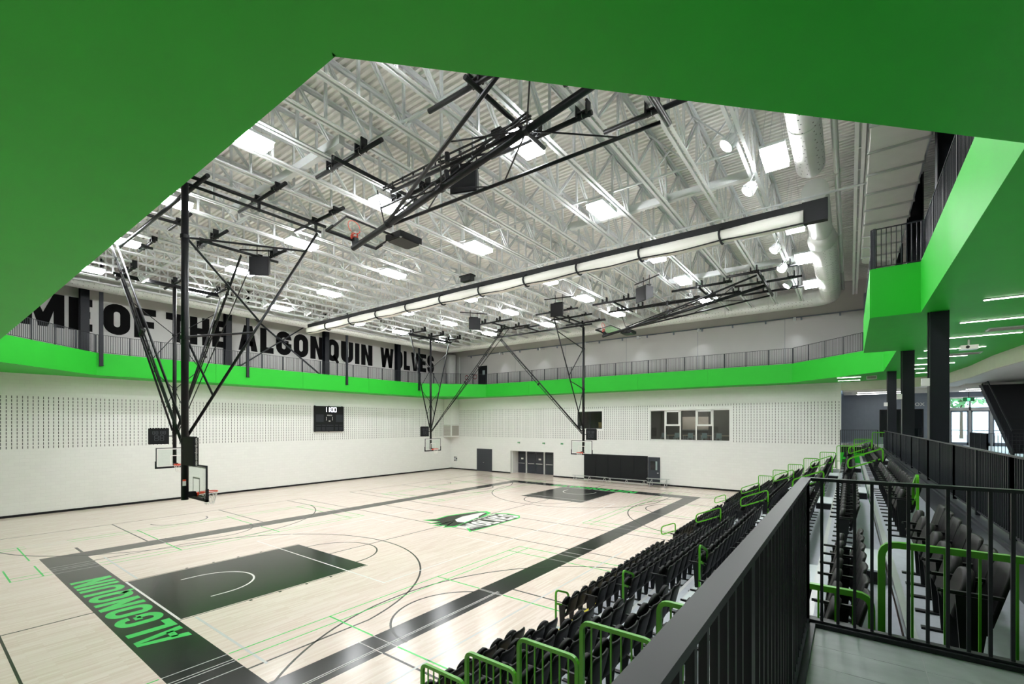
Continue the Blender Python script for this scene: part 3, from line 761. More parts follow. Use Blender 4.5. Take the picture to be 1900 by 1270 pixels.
# ------------------------------------------------------------------ basketball backstops
PZ = 12.9
def make_hoop(t, fwd, base, lat, glassmat='board_glass'):
    """backboard, rim and net; base is the pole foot (local), fwd / lat / up are unit vectors"""
    up = UP
    P = lambda f, l, z: base+fwd*f+lat*l+up*z
    # board: bottom at z=2.9, top 3.97
    def slab(name, f0, f1, l0, l1, z0, z1, m):
        c = [P(f, l, z) for z in (z0, z1) for f, l in ((f0,l0),(f1,l0),(f1,l1),(f0,l1))]
        return MB().add(c, [(3,2,1,0),(4,5,6,7),(0,1,5,4),(1,2,6,5),(2,3,7,6),(3,0,4,7)]).build(name, m, t, local=True)
    F = .3
    bd = slab('backboard', F-.008, F+.008, -.89, .89, 2.93, 3.94, glassmat)
    fr = MB()
    for l0, l1, z0, z1 in ((-.915,.915,3.93,3.97), (-.915,.915,2.9,2.94), (-.915,-.88,2.94,3.93), (.88,.915,2.94,3.93)):
        c = [P(f, l, z) for z in (z0, z1) for f, l in ((F-.035,l0),(F+.012,l0),(F+.012,l1),(F-.035,l1))]
        fr.add(c, [(3,2,1,0),(4,5,6,7),(0,1,5,4),(1,2,6,5),(2,3,7,6),(3,0,4,7)])
    fr.build('board_frame', 'dark_steel', t, local=True)
    for l0, l1, z0, z1 in ((-.87,.87,3.87,3.92), (-.87,.87,2.95,3.0), (-.87,-.82,3.0,3.87), (.82,.87,3.0,3.87), (-.295,.295,3.5,3.55), (-.295,-.245,3.05,3.5), (.245,.295,3.05,3.5)):
        slab('board_line', F+.008, F+.0095, l0, l1, z0, z1, 'paint_white').parent = bd
    pad = MB()
    for l0, l1, z0, z1 in ((-.95,.95,2.85,2.92), (-.95,-.9,2.85,3.25), (.9,.95,2.85,3.25)):
        c = [P(f, l, z) for z in (z0, z1) for f, l in ((F-.045,l0),(F+.03,l0),(F+.03,l1),(F-.045,l1))]
        pad.add(c, [(3,2,1,0),(4,5,6,7),(0,1,5,4),(1,2,6,5),(2,3,7,6),(3,0,4,7)])
    pad.build('edge_padding', 'black_matte', t, local=True)
    R = .225; cF = F+.375
    ring = [P(cF+R*math.cos(2*math.pi*k/24), R*math.sin(2*math.pi*k/24), 3.05) for k in range(24)]
    rm = MB().path(ring, .014, 6, True).build('rim', 'orange_rim', t, local=True)
    br = MB(); br.bar(P(F, -.1, 3.03), P(cF-R*.8, -.1, 3.045), .02, .05); br.bar(P(F, .1, 3.03), P(cF-R*.8, .1, 3.045), .02, .05); br.bar(P(F+.02, -.13, 3.0), P(F+.02, .13, 3.0), .05, .12); br.bar(P(F+.07, -.1, 3.0), P(cF-R, 0, 3.03), .12, .03)
    br.build('rim_bracket', 'orange_rim', rm, local=True)
    nb = MB(); prev = None
    for lv in range(5):
        rr = R*(1-.11*lv); z = 3.04-.1*lv
        ringp = [P(cF+rr*math.cos(2*math.pi*(k+.5*(lv%2))/12), rr*math.sin(2*math.pi*(k+.5*(lv%2))/12), z) for k in range(12)]
        if prev:
            for k in range(12):
                nb.tube(prev[k], ringp[k], .006, 3); nb.tube(prev[k], ringp[(k-1)%12] if lv%2 else ringp[(k+1)%12], .006, 3)
        prev = ringp
    nb.build('net', 'net_white', rm, local=True)
    mp = MB(); mp.bar(P(0, 0, 3.03), P(F-.02, 0, 3.03), .16, .16); mp.bar(P(.22, -.85, 2.95), P(.22, .85, 2.95), .04, .04)
    mp.build('board_mount', 'black_metal', t, local=True)
UP = Vector((0,0,1))
def xbox(b, c, a, w, h, d):   # oriented box: axes a (thickness), w (width), h (height)
    c = Vector(c)
    vs = [c+a*i*d+w*j*1+h*k*1 for k in (-1,1) for i, j in ((-1,-1),(1,-1),(1,1),(-1,1))]
    b.add(vs, [(3,2,1,0),(4,5,6,7),(0,1,5,4),(1,2,6,5),(2,3,7,6),(3,0,4,7)]); return b
def shot_clock(loc, facing, side, label, text=False):
    t = thing('shot_clock', label, 'shot clock', loc, 'shot clocks above the baskets')
    f = Vector(facing).normalized(); w = UP.cross(f).normalized(); h = UP
    xbox(MB(), (0,0,0), f, w*.44, h*.43, .07).build('clock_case', 'black_matte', t, local=True)
    cf_ = xbox(MB(), f*.072, f, w*.39, h*.38, .004).build('clock_face', 'black_metal', t, local=True)
    def seg(cx, cz, sw, sh):
        b = MB()
        for x0, z0, ww, hh in ((0,1,.8,.1),(0,0,.8,.1),(0,-1,.8,.1),(-.9,.5,.12,.4),(.9,.5,.12,.4),(-.9,-.5,.12,.4),(.9,-.5,.12,.4)):
            xbox(b, f*.077+w*(cx+x0*sw)+h*(cz+z0*sh), f, w*(ww*sw if ww > .5 else .012), h*(hh*sh if hh > .2 else .012), .002)
        b.build('digit', 'digit_off', cf_, local=True)
    for cx in (-.24, -.1, .1, .24): seg(cx, .19, .05, .08)
    for cx in (-.12, .12): seg(cx, -.1, .09, .14)
    b = MB()
    for k in range(7): xbox(b, w*(-.36+.12*k)+h*.44, f, w*.02, h*.015, .05)
    b.build('vent_lug', 'black_matte', t, local=True)
    MB().bar(Vector(side)*.42, Vector(side)*.72, .05, .05).build('bracket_arm', 'black_metal', t, local=True)
    return t
def double_link(t, a, c, up=(0,0,1), name='fold_strut'):
    a = Vector(a); c = Vector(c); d = (c-a).normalized(); n = d.cross(Vector((0,0,1)).cross(d)).normalized()
    s_ = n*.09
    m = a.lerp(c, .5)
    b = MB(); b.tube(a+s_*.4, m+s_, .03, 6); b.tube(a-s_*.4, m-s_, .03, 6); b.tube(m+s_, c+s_*.4, .03, 6); b.tube(m-s_, c-s_*.4, .03, 6)
    for k in range(1, 12):
        q = a.lerp(c, k/12); b.bar(q-s_, q+s_, .04, .03)
    b.build(name, 'black_metal', t, local=True)
    MB().tube(m-s_*1.6, m+s_*1.6, .075, 8).build('strut_joint', 'black_metal', t, local=True)
def clamp_pipe(t, p, q, joists=True, r=.07):
    p = Vector(p); q = Vector(q); MB().tube(p, q, r, 10).build('support_pipe', 'black_metal', t, local=True)
def clamps_on(t, y, z, x0, x1):
    """joist clamps along a pipe parallel to X"""
    o = wpos(t)
    for jx in JX:
        if x0 <= jx <= x1:
            lx = jx-o.x; ly = y-o.y; lz = z-o.z
            b = MB(); b.box(lx-.17, lx-.12, ly-.1, ly+.1, lz-.02, ZJ-o.z+.09); b.box(lx+.12, lx+.17, ly-.1, ly+.1, lz-.02, ZJ-o.z+.09); b.box(lx-.17, lx+.17, ly-.1, ly+.1, lz+.05, lz+.08)
            jc = b.build('joist_clamp', 'black_metal', t, local=True)
            MB().path([(lx+.0, ly+.085*math.cos(a*math.pi/6), lz+.085*math.sin(a*math.pi/6)) for a in range(12)], .008, 4, True).build('u_bolt', 'chrome', jc, local=True)
def backstop_main(base, fy, label):
    """side-folding backstop: pole, forward truss brace and long side strut"""
    t = thing('basketball_backstop', label, 'basketball hoop', (base[0], base[1], 0))
    f = Vector((0, fy, 0)); l = Vector((1, 0, 0)); Q = lambda F, z, L=0: f*F+l*L+UP*z
    MB().tube(Q(0, 2.87), Q(0, PZ), .1, 16).build('main_pole', 'black_metal', t, local=True, smooth=True)
    MB().tube(Q(-.15, PZ), Q(4.5, PZ), .05, 10).build('pivot_pipe', 'black_metal', t, local=True, smooth=True)
    MB().tube(Q(-.4, PZ+.28), Q(4.7, PZ+.28), .06, 10).build('support_pipe', 'black_metal', t, local=True, smooth=True)
    for F in (0, 2.2, 4.3): MB().box(Q(F,0).x-.04, Q(F,0).x+.04, Q(F,0).y-.04, Q(F,0).y+.04, PZ-.06, PZ+.32).build('hanger_bracket', 'black_metal', t, local=True)
    A = Q(4.35, PZ-.1); B = Q(.05, 4.85)
    MB().tube(A, B, .045, 10).build('truss_brace', 'black_metal', t, local=True, smooth=True)
    pt = lambda z: B.lerp(A, (z-4.85)/(PZ-.1-4.85))
    for (pz, bz) in ((11.2, 11.95), (11.15, 8.9), (8.05, 8.5), (7.9, 6.2)):
        MB().tube(Q(.08, pz), pt(bz), .035, 8).build('web_bar', 'black_metal', t, local=True)
    if fy > 0:
        MB().box(.085, .104, -.09, .0, 3.32, 3.5).build('pole_label', 'paint_white', t, local=True); MB().box(.086, .105, -.09, .0, 3.47, 3.52).build('pole_label', 'orange_rim', t, local=True)
    for z in (11.2, 8.0, 4.75): MB().tube(Q(0, z-.06), Q(0, z+.06), .125, 14).build('pole_collar', 'black_metal', t, local=True)
    double_link(t, Q(0, 4.5, -.1), Q(0, PZ-.05, -8.45))
    MB().tube(Q(.12, 4.7, -.08), Q(.12, PZ-.05, -8.2), .04, 8).build('side_brace', 'black_metal', t, local=True, smooth=True)
    MB().tube(Q(.32, PZ+.1, .9), Q(.32, PZ+.1, -8.9), .065, 10).build('support_pipe', 'black_metal', t, local=True, smooth=True)
    for F in (0, 2.2, 4.3):
        y = base[1]+fy*F
        MB().tube(Q(F, PZ+.36, -1.6), Q(F, PZ+.36, 1.9), .065, 10).build('support_pipe', 'black_metal', t, local=True, smooth=True)
        clamps_on(t, y, PZ+.36, base[0]-1.5, base[0]+1.8)
    for X in (-8.5, -4.5):
        for dy in (-.9, .9): pass
        MB().tube(Q(-.6, PZ+.3, X), Q(1.4, PZ+.3, X), .06, 10).build('support_pipe', 'black_metal', t, local=True, smooth=True)
        MB().tube(Q(1.2, PZ+.38, X-1.2), Q(1.2, PZ+.38, X+1.2), .06, 10).build('support_pipe', 'black_metal', t, local=True, smooth=True)
        clamps_on(t, base[1]+fy*1.2, PZ+.38, base[0]+X-1.2, base[0]+X+1.2)
    make_hoop(t, f, Vector((0,0,0)), l)
    return t
def backstop_fold(base, fx, label, angle=0):
    """forward-folding backstop: swinging pole with V braces, strut and hoist"""
    t = thing('basketball_backstop', label, 'basketball hoop', (base[0], base[1], 0))
    global UP
    f0 = Vector((fx, 0, 0)); l = Vector((0, 1, 0)); piv = Vector((0, 0, PZ))
    ca, sa = math.cos(angle), math.sin(angle)
    up = UP*ca-f0*sa; f = f0*ca+UP*sa        # rotated frame: the pole (pointing -up) swings towards f0
    Q = lambda F, z, L=0: piv+f*F+up*(z-PZ)+l*L
    MB().tube(Q(0, 2.87), Q(0, PZ), .09, 16).build('main_pole', 'black_metal', t, local=True, smooth=True)
    MB().tube(Q(0, PZ, -2.5), Q(0, PZ, 2.5), .055, 10).build('pivot_pipe', 'black_metal', t, local=True, smooth=True)
    for s_ in (-1, 1):
        A = Q(0, PZ-.12, 2.25*s_); B = Q(0, 4.9, .1*s_)
        MB().tube(A, B, .05, 10).build('v_brace', 'black_metal', t, local=True, smooth=True)
        pt = lambda z: B.lerp(A, (z-4.9)/(PZ-.12-4.9))
        for pz, bz in ((10.2, 11.8), (10.2, 8.6), (7.2, 8.2), (7.2, 6.1)):
            MB().tube(Q(0, pz), pt(bz), .022, 6).build('web_bar', 'black_metal', t, local=True)
    for z in (10.2, 7.2, 4.8): MB().tube(Q(0, z-.05), Q(0, z+.05), .115, 14).build('pole_collar', 'black_metal', t, local=True)
    C = Vector((fx*8.4, 0, PZ-.05))
    if angle == 0:
        double_link(t, Q(.1, 4.6), C); 
        MB().tube(Q(.1, 4.75, .12), C+Vector((fx*.1, .5, 0)), .025, 6).build('hoist_cable', 'black_metal', t, local=True)
    else:
        K1 = Vector((fx*2.6, 0, PZ-.05)); B = Q(.1, 4.6)
        double_link(t, C+Vector((0,.1,-.05)), K1+Vector((0,.1,-.05))); double_link(t, B, K1)
        MB().tube(Vector((fx*8.5, .5, PZ)), Vector((fx*2.4, .5, PZ)), .06, 8).build('support_pipe', 'black_metal', t, local=True, smooth=True)
        MB().tube(Vector((B.x, 0, B.z)), Vector((fx*8.7, .1, PZ-.05)), .018, 6).build('hoist_cable', 'black_metal', t, local=True)
        xbox(MB(), Vector((fx*3.75, .25, PZ+.02)), Vector((1,0,0)), Vector((0,.12,0)), Vector((0,0,.07)), .16).build('hoist_motor', 'black_matte', t, local=True)
    for X in ((0, 8.4) if angle == 0 else (0, 3.2, 8.4)):
        for L in (-2.1, 0, 2.1) if X == 0 else (-1.2, 1.2):
            MB().tube(Vector((fx*X-1.6, L, PZ+.2)), Vector((fx*X+1.7, L, PZ+.2)), .065, 10).build('support_pipe', 'black_metal', t, local=True, smooth=True)
            clamps_on(t, base[1]+L, PZ+.2, base[0]+fx*X-1.5, base[0]+fx*X+1.6)
    MB().tube(Vector((fx*8.4, -1.6, PZ+.1)), Vector((fx*8.4, 1.6, PZ+.1)), .06, 10).build('support_pipe', 'black_metal', t, local=True, smooth=True)
    if angle: MB().tube(Vector((fx*3.2, -1.6, PZ+.1)), Vector((fx*3.2, 1.6, PZ+.1)), .06, 10).build('support_pipe', 'black_metal', t, local=True, smooth=True)
    MB().tube(Vector((0, -2.6, PZ+.1)), Vector((0, 2.6, PZ+.1)), .06, 10).build('support_pipe', 'black_metal', t, local=True, smooth=True)
    keep = UP; UP = up
    make_hoop(t, f, piv-up*PZ, l); UP = keep
    return t, Q
backstop_main((7.5, .9), 1, 'lowered basketball hoop on a thick black pole nearest the camera')
backstop_main((7.5, 27.1), -1, 'lowered basketball hoop in front of the black wall pads')
backstop_fold((-6.0, 4.57), 1, 'lowered basketball hoop seen just left of the nearest black pole')
backstop_fold((-6.0, 23.43), 1, 'lowered basketball hoop near the far left corner')
tf, Q1 = backstop_fold((20.85, 4.57), -1, 'basketball hoop folded up under the roof nearest the camera', math.radians(80.3))
tf2, Q2 = backstop_fold((20.85, 23.43), -1, 'basketball hoop folded up under the roof beyond the curtain', math.radians(80.3))
def pole_clock(loc, facing, side, label): return shot_clock(loc, facing, side, label)
pole_clock((8.22, .82, 4.43), (0, 1, 0), (-1, 0, 0), 'black shot clock on the nearest pole, seen from behind')
b = MB(); o_ = [c for c in COL.objects if c.name.startswith('shot_clock')][-1]
tx = text_mesh('printed_text', 'oes-scoreboards.com', .095, .001, 'paint_white', 'CENTER'); tx.parent = o_; tx.matrix_local = Matrix(((0,0,1,.442),(0,-1,0,.035),(1,0,0,0),(0,0,0,1)))
pole_clock((-6.0, 3.86, 4.6), (1, 0, 0), (0, 1, 0), 'black shot clock left of the hoop by the lettered wall')
pole_clock((-6.0, 22.72, 4.6), (1, 0, 0), (0, 1, 0), 'black shot clock beside the far left corner hoop')
pole_clock((8.2, 27.1, 4.45), (0, -1, 0), (-1, 0, 0), 'black shot clock right of the hoop by the wall pads')
for (bx, by, lab) in ((20.85, 4.57, 'black shot clock lying flat on the folded hoop nearest the camera'), (20.85, 23.43, 'black shot clock lying flat on the folded hoop beyond the curtain')):
    p = Vector((bx, by, 0))+Vector((0,0,PZ))+(Vector((0,0,1))*math.cos(math.radians(80.3))+Vector((1,0,0))*math.sin(math.radians(80.3)))*(4.35-PZ)
    t = thing('shot_clock', lab, 'shot clock', tuple(p+Vector((0, .95, 0))), 'shot clocks above the baskets')
    MB().box(-.38, .38, -.45, .45, -.1, .1).build('clock_case', 'black_matte', t, local=True)
    MB().box(-.33, .33, -.4, .4, -.115, -.1).build('clock_face', 'black_metal', t, local=True)
    MB().bar((0, -.45, 0), (0, -.95, 0), .05, .05).build('bracket_arm', 'black_metal', t, local=True)
    b = MB()
    for x in (-.34, .34):
        for y in (-.4, .4): b.box(x-.03, x+.03, y-.03, y+.03, -.12, -.1)
    b.build('corner_clip', 'aluminium', t, local=True)

# ------------------------------------------------------------------ loudspeakers
def speaker(x, y, z, rz, label):
    t = thing('loudspeaker', label, 'loudspeaker', (x, y, z), 'loudspeakers under the roof', rotz=rz)
    # wedge cabinet: wide front, narrow back, tilted down
    fr = [(-.42, -.3, -.5), (.42, -.3, -.5), (.42, -.3, .36), (-.42, -.3, .36)]; bk = [(-.2, .42, -.18), (.2, .42, -.18), (.2, .42, .4), (-.2, .42, .4)]
    MB().add(fr+bk, [(0,1,2,3),(7,6,5,4),(0,4,5,1),(1,5,6,2),(2,6,7,3),(3,7,4,0)]).build('cabinet', 'black_matte', t, local=True)
    MB().box(-.39, .39, -.325, -.3, -.47, .33).build('grille', 'black_metal', t, local=True)
    MB().box(-.3, .3, -.05, .2, .42, .47).build('mount_plate', 'black_metal', t, local=True)
    for xx in (-.25, .25): MB().tube((xx, .1, .38), (xx, .1, 1.0), .02, 6).build('hanger_rod', 'black_metal', t, local=True)
    MB().tube((-1.0, .1, .78), (1.0, .1, .78), .035, 8).build('cross_pipe', 'black_metal', t, local=True)
for x, y, rz, lab in ((2.5, 5.4, 0.75, 'black wedge loudspeaker between the left hoop and the curtain'), (15.3, 5.55, .35, 'black wedge loudspeaker behind the folded hoop nearest the camera'), (15.3, 19.9, -.5, 'black wedge loudspeaker beside the folded hoop beyond the curtain'),
                      (9.5, 20.1, .2, 'black wedge loudspeaker above the far end hoop'), (2.46, 19.9, .9, 'black wedge loudspeaker above the far left hoop')):
    speaker(x, y, 12.55, rz, lab)

# ------------------------------------------------------------------ scoreboard on the left wall
t = thing('scoreboard', 'black wall scoreboard showing 11:00 in white digits', 'scoreboard', (WX+.1, 18.22, 5.74))
X = WX; sx = X+.2
MB().box(X+.005, X+.18, 16.83, 19.62, 4.61, 6.87).build('case', 'black_matte', t)
for (y0, y1, z0, z1, m) in ((16.95, 17.65, 5.45, 6.12, 'dark_steel'), (18.85, 19.5, 5.45, 6.12, 'dark_steel'), (16.95, 17.4, 4.68, 5.0, 'dark_steel'), (17.5, 17.8, 4.68, 5.0, 'dark_steel'), (17.9, 18.6, 4.68, 5.0, 'dark_steel'), (18.75, 19.05, 4.68, 5.0, 'dark_steel'), (19.15, 19.5, 4.68, 5.0, 'dark_steel'),
                            (16.98, 17.4, 5.1, 5.2, 'dark_steel'), (17.5, 17.85, 5.1, 5.2, 'dark_steel'), (17.95, 18.6, 5.1, 5.2, 'dark_steel'), (18.75, 19.05, 5.1, 5.2, 'dark_steel'), (19.15, 19.5, 5.1, 5.2, 'dark_steel')):
    MB().box(X+.18, X+.186, y0, y1, z0, z1).build('display_panel', m, t)
def seg7(y, z, w, h, on, m='digit', th=.034, name='digit'):
    S7 = {'a': (0,1,1,1), 'g': (0,.5,1,.5), 'd': (0,0,1,0), 'f': (0,.5,0,1), 'e': (0,0,0,.5), 'b': (1,.5,1,1), 'c': (1,0,1,.5)}
    bb = MB()
    for k in on:
        x0, z0, x1, z1 = S7[k]
        bb.box(X+.186, X+.192, y+w*x0-th/2, y+w*x1+th/2, z+h*z0-th/2, z+h*z1+th/2)
    bb.build(name, m, t)
seg7(17.72, 6.38, .2, .36, 'bc'); seg7(18.0, 6.38, .2, .36, 'bc'); seg7(18.36, 6.38, .2, .36, 'abcdef'); seg7(18.66, 6.38, .2, .36, 'abcdef')
MB().box(X+.186, X+.192, 18.26, 18.3, 6.46, 6.51).build('colon_dot', 'digit', t); MB().box(X+.186, X+.192, 18.26, 18.3, 6.62, 6.67).build('colon_dot', 'digit', t)
for (y, z, s_, tx_) in ((18.22, 6.0, .14, 'PERIOD'),):
    o = text_mesh('printed_text', tx_, s_, .001, 'paint_white', 'CENTER'); o.parent = t; o.location = Vector((X+.188, y, z))-Vector(t.location); o.rotation_euler = (math.pi/2, 0, math.pi/2)
for y in (17.92, 18.5):
    for z in (5.6, 5.68, 5.76, 5.84): MB().box(X+.186, X+.19, y-.02, y+.02, z, z+.05).build('indicator_dot', 'paint_white', t)
MB().box(X+.186, X+.19, 18.13, 18.3, 5.5, 5.57).build('indicator_dot', 'paint_white', t)
for y in (16.9, 18.2, 19.5):
    for z in (4.58, 6.87): MB().box(X+.03, X+.12, y-.03, y+.03, z, z+.04).build('mount_lug', 'black_matte', t)

# ------------------------------------------------------------------ end wall doors, pads, windows
def door_leaf(name, x0, x1, y, z1, label, bar=True, sign=False, handle=False):
    t = thing(name, label, 'door', ((x0+x1)/2, y, 0), kind='structure')
    lf = MB().box(x0, x1, y-.05, y, .01, z1).build('leaf', 'door_dark', t)
    tt = t; t = lf
    if bar:
        MB().box(x0+.08, x1-.08, y-.14, y-.1, 1.02, 1.08).build('push_bar', 'chrome', t); MB().box(x0+.08, x0+.16, y-.1, y-.05, 1.0, 1.1).build('bar_mount', 'black_metal', t)
        MB().box(x0+.12, x1-.12, y-.056, y-.05, 2.08, 2.2).build('closer', 'dark_steel', t)
    if sign: MB().box(x1-.62, x1-.32, y-.056, y-.05, 1.45, 1.62).build('door_sign', 'paint_white', t)
    if handle: MB().tube((x0+.9, y-.12, 1.0), (x0+1.05, y-.12, 1.0), .02, 8).build('door_handle', 'chrome', t)
    return tt
door_leaf('door_1', -9.5, -7.5, WY-.01, 2.42, 'wide plain dark grey door left of the recessed doors', bar=False, handle=True)
b = MB(); b.box(-9.6, -9.5, WY-.06, WY, 0, 2.5); b.box(-7.5, -7.4, WY-.06, WY, 0, 2.5); b.box(-9.6, -7.4, WY-.06, WY, 2.42, 2.5); o = b.build('trim_1', 'door_dark'); tag(o, 'dark frame of the plain door', 'door frame', kind='structure')
# recess with double doors
b = MB(); b.box(-4.85, -4.8, WY+.3, 35.0, 0, 2.47); b.box(.53, .58, WY+.3, 35.0, 0, 2.47); b.box(-4.85, .58, WY+.3, 35.0, 2.42, 2.47); b.box(-4.85, .58, 35.0, 35.1, 0, 2.47)
o = b.build('wall_door_recess', 'white_paint'); tag(o, 'white reveal around the recessed exit doors', 'wall', kind='structure')
DY = 34.95
xs_ = [(-4.75, -3.75), (-3.5, -2.5), (-2.45, -1.45), (-1.2, -.2), (-.15, .53)]
dl = ['leftmost recessed exit door', 'second recessed exit door from the left', 'middle recessed exit door', 'fourth recessed exit door from the left', 'rightmost recessed exit door']
for k, (a, c) in enumerate(xs_): door_leaf('door_%d' % (k+2), a, c, DY, 2.38, 'dark grey '+dl[k]+' with a push bar', sign=k in (0, 2, 4))
for x in (-3.62, -1.32):
    o = MB().box(x-.09, x+.09, DY-.12, DY+.02, 0, 2.4).build('trim_%d' % (2 if x < -2 else 3), 'aluminium'); tag(o, 'pale mullion between recessed exit doors, '+('left one' if x < -2 else 'right one'), 'mullion', kind='structure')
for k, x in enumerate((-3.7, .0+-.55, 1.6)):
    t = thing('exit_sign', 'small green running-man exit sign above the recessed doors, '+['left', 'middle', 'right'][k]+' one', 'sign', (x, WY-.05, 3.3))
    MB().box(x-.16, x+.16, WY-.06, WY, 3.22, 3.42).build('sign_body', 'paint_white', t); MB().box(x-.14, x-.02, WY-.066, WY-.06, 3.24, 3.4).build('pictogram', 'sign_green', t); MB().box(x+.02, x+.14, WY-.066, WY-.06, 3.24, 3.4).build('pictogram', 'sign_green', t)
t = thing('wall_sign', 'small framed notice low on the end wall near the left corner', 'sign', (-12.8, WY-.03, 1.2))
MB().box(-13.2, -12.65, WY-.03, WY, .9, 1.5).build('notice_board', 'paint_white', t)
for k in range(3):
    for q in range(2): MB().box(-13.16+.26*q, -12.95+.26*q, WY-.036, WY-.03, .95+.18*k, 1.09+.18*k).build('notice_print', 'chair_pale' if (k+q) % 2 else 'dark_steel', t)
# wall pads
for k in range(5):
    x0 = 4.04+1.25*k
    o = thing('wall_pad', 'black wall pad behind the benches, '+['leftmost', 'second from the left', 'middle one', 'second from the right', 'rightmost'][k], 'wall pad', (x0+.62, WY-.05, .1), 'black wall pads')
    MB().box(x0+.012, x0+1.238, WY-.07, WY-.015, .1, 2.44).build('pad_cover', 'mat_black', o); MB().box(x0, x0+1.25, WY-.015, WY-.002, .08, 2.46).build('backing_board', 'black_matte', o)
# door with window
t = thing('door_7', 'dark grey door with a vision window beside the wall pads', 'door', (10.85, WY-.04, 0), kind='structure')
MB().box(10.33, 11.38, WY-.06, WY-.005, .01, 2.4).build('leaf', 'door_dark', t)
MB().box(10.55, 11.15, WY-.066, WY-.06, 1.3, 2.05).build('window_pane', 'window_dark', t); MB().box(11.0, 11.15, WY-.069, WY-.066, 1.3, 2.05).build('notice', 'chair_pale', t)
MB().tube((11.15, WY-.12, 1.05), (11.3, WY-.12, 1.05), .025, 8).build('door_handle', 'chrome', t)
for z in (.4, 1.3, 2.1): MB().tube((10.36, WY-.075, z), (10.36, WY-.075, z+.12), .015, 6).build('hinge', 'chrome', t)

# control-booth window and classroom window
def room(name, label, x0, x1, z0, z1, dep, m):
    b = MB(); y0 = WY+.3
    b.box(x0, x1, y0+dep, y0+dep+.1, z0, z1); b.box(x0-.1, x0, y0, y0+dep, z0, z1); b.box(x1, x1+.1, y0, y0+dep, z0, z1); b.box(x0, x1, y0, y0+dep, z0-.1, z0); b.box(x0, x1, y0, y0+dep, z1, z1+.1)
    o = b.build(name, m); return tag(o, label, 'room', kind='structure')
room('wall_booth', 'dark room behind the small end wall window', 2.6, 6.6, 3.8, 6.9, 3.0, 'room_dark')
t = thing('window_1', 'small dark two-pane window above the far end hoop', 'window', (4.6, WY, 4.83), kind='structure')
b = MB(); b.box(3.28, 5.9, WY+.1, WY+.16, 4.83, 4.89); b.box(3.28, 5.9, WY+.1, WY+.16, 6.39, 6.45); b.box(3.28, 3.34, WY+.1, WY+.16, 4.89, 6.39); b.box(5.84, 5.9, WY+.1, WY+.16, 4.89, 6.39); b.box(4.56, 4.62, WY+.1, WY+.16, 4.89, 6.39)
b.build('window_frame', 'dark_steel', t)
for a, c in ((3.34, 4.56), (4.62, 5.84)): MB().box(a, c, WY+.12, WY+.13, 4.89, 6.39).build('pane', 'window_dark', t)
o = thing('cardboard_box', 'brown box standing inside the small dark window', 'box', (5.6, WY+.5, 4.8))
MB().box(5.4, 5.83, WY+.3, WY+.7, 4.6, 5.4).build('box_body', 'wood_box', o); MB().box(5.38, 5.85, WY+.29, WY+.71, 5.4, 5.43).build('box_lid', 'wood_box', o)
o = MB().box(2.7, 6.5, WY+.32, WY+.9, 4.5, 4.6).build('booth_counter', 'table_wood'); tag(o, 'counter shelf inside the small dark window', 'counter')
o = thing('papers', 'white papers at the lower left of the small dark window', 'papers', (3.6, WY+.5, 4.6)); MB().box(3.4, 3.75, WY+.45, WY+.5, 4.6, 5.1).build('sheet', 'chair_pale', o); MB().box(3.4, 3.75, WY+.44, WY+.45, 4.62, 5.08).build('sheet', 'paint_white', o)
room('wall_classroom', 'dark grey classroom behind the wide end wall window', 9.3, 18.2, 3.3, 6.9, 6.0, 'room_dark')
t = thing('window_2', 'wide white-framed classroom window with five bays', 'window', (13.7, WY, 3.86), kind='structure')
xm = [10.48, 11.77, 13.06, 14.35, 15.64, 16.93]
b = MB()
for x in xm: b.box(x-.05 if x > 10.5 else x, x+.05 if x < 16.9 else x, WY+.08, WY+.18, 3.86, 6.45)
b.box(10.48, 16.93, WY+.08, WY+.18, 3.86, 3.95); b.box(10.48, 16.93, WY+.08, WY+.18, 6.38, 6.45)
b.build('window_frame', 'white_paint', t)
for i in range(5):
    a, c = xm[i]+.05, xm[i+1]-.05
    if i in (1, 3):
        b = MB(); b.box(a, c, WY+.04, WY+.18, 5.1, 5.24); b.box(a, a+.09, WY+.04, WY+.18, 5.24, 6.36); b.box(c-.09, c, WY+.04, WY+.18, 5.24, 6.36); b.box(a, c, WY+.04, WY+.18, 6.28, 6.38); sh = b.build('sash', 'white_paint', t)
        MB().box(a+.09, c-.09, WY+.1, WY+.11, 5.24, 6.28).build('pane', 'window_dark', sh); MB().box(a, c, WY+.12, WY+.13, 3.95, 5.1).build('pane', 'window_dark', t)
    else: MB().box(a, c, WY+.12, WY+.13, 3.95, 6.38).build('pane', 'window_dark', t)
b = MB(); b.box(10.4, 17.0, WY-.02, WY+.08, 3.8, 3.86); o = b.build('trim_4', 'white_paint'); tag(o, 'white sill under the wide classroom window', 'sill', kind='structure')
for k, (a, c) in enumerate(((11.4, 13.8), (16.6, 18.1))):
    o = thing('whiteboard', 'pale board on the classroom back wall, '+['left', 'right'][k]+' one', 'whiteboard', ((a+c)/2, WY+6.2, 4.7)); MB().box(a, c, WY+6.22, WY+6.28, 4.75, 5.95).build('board', 'board_white', o); MB().box(a, c, WY+6.15, WY+6.22, 4.68, 4.73).build('tray', 'aluminium', o)
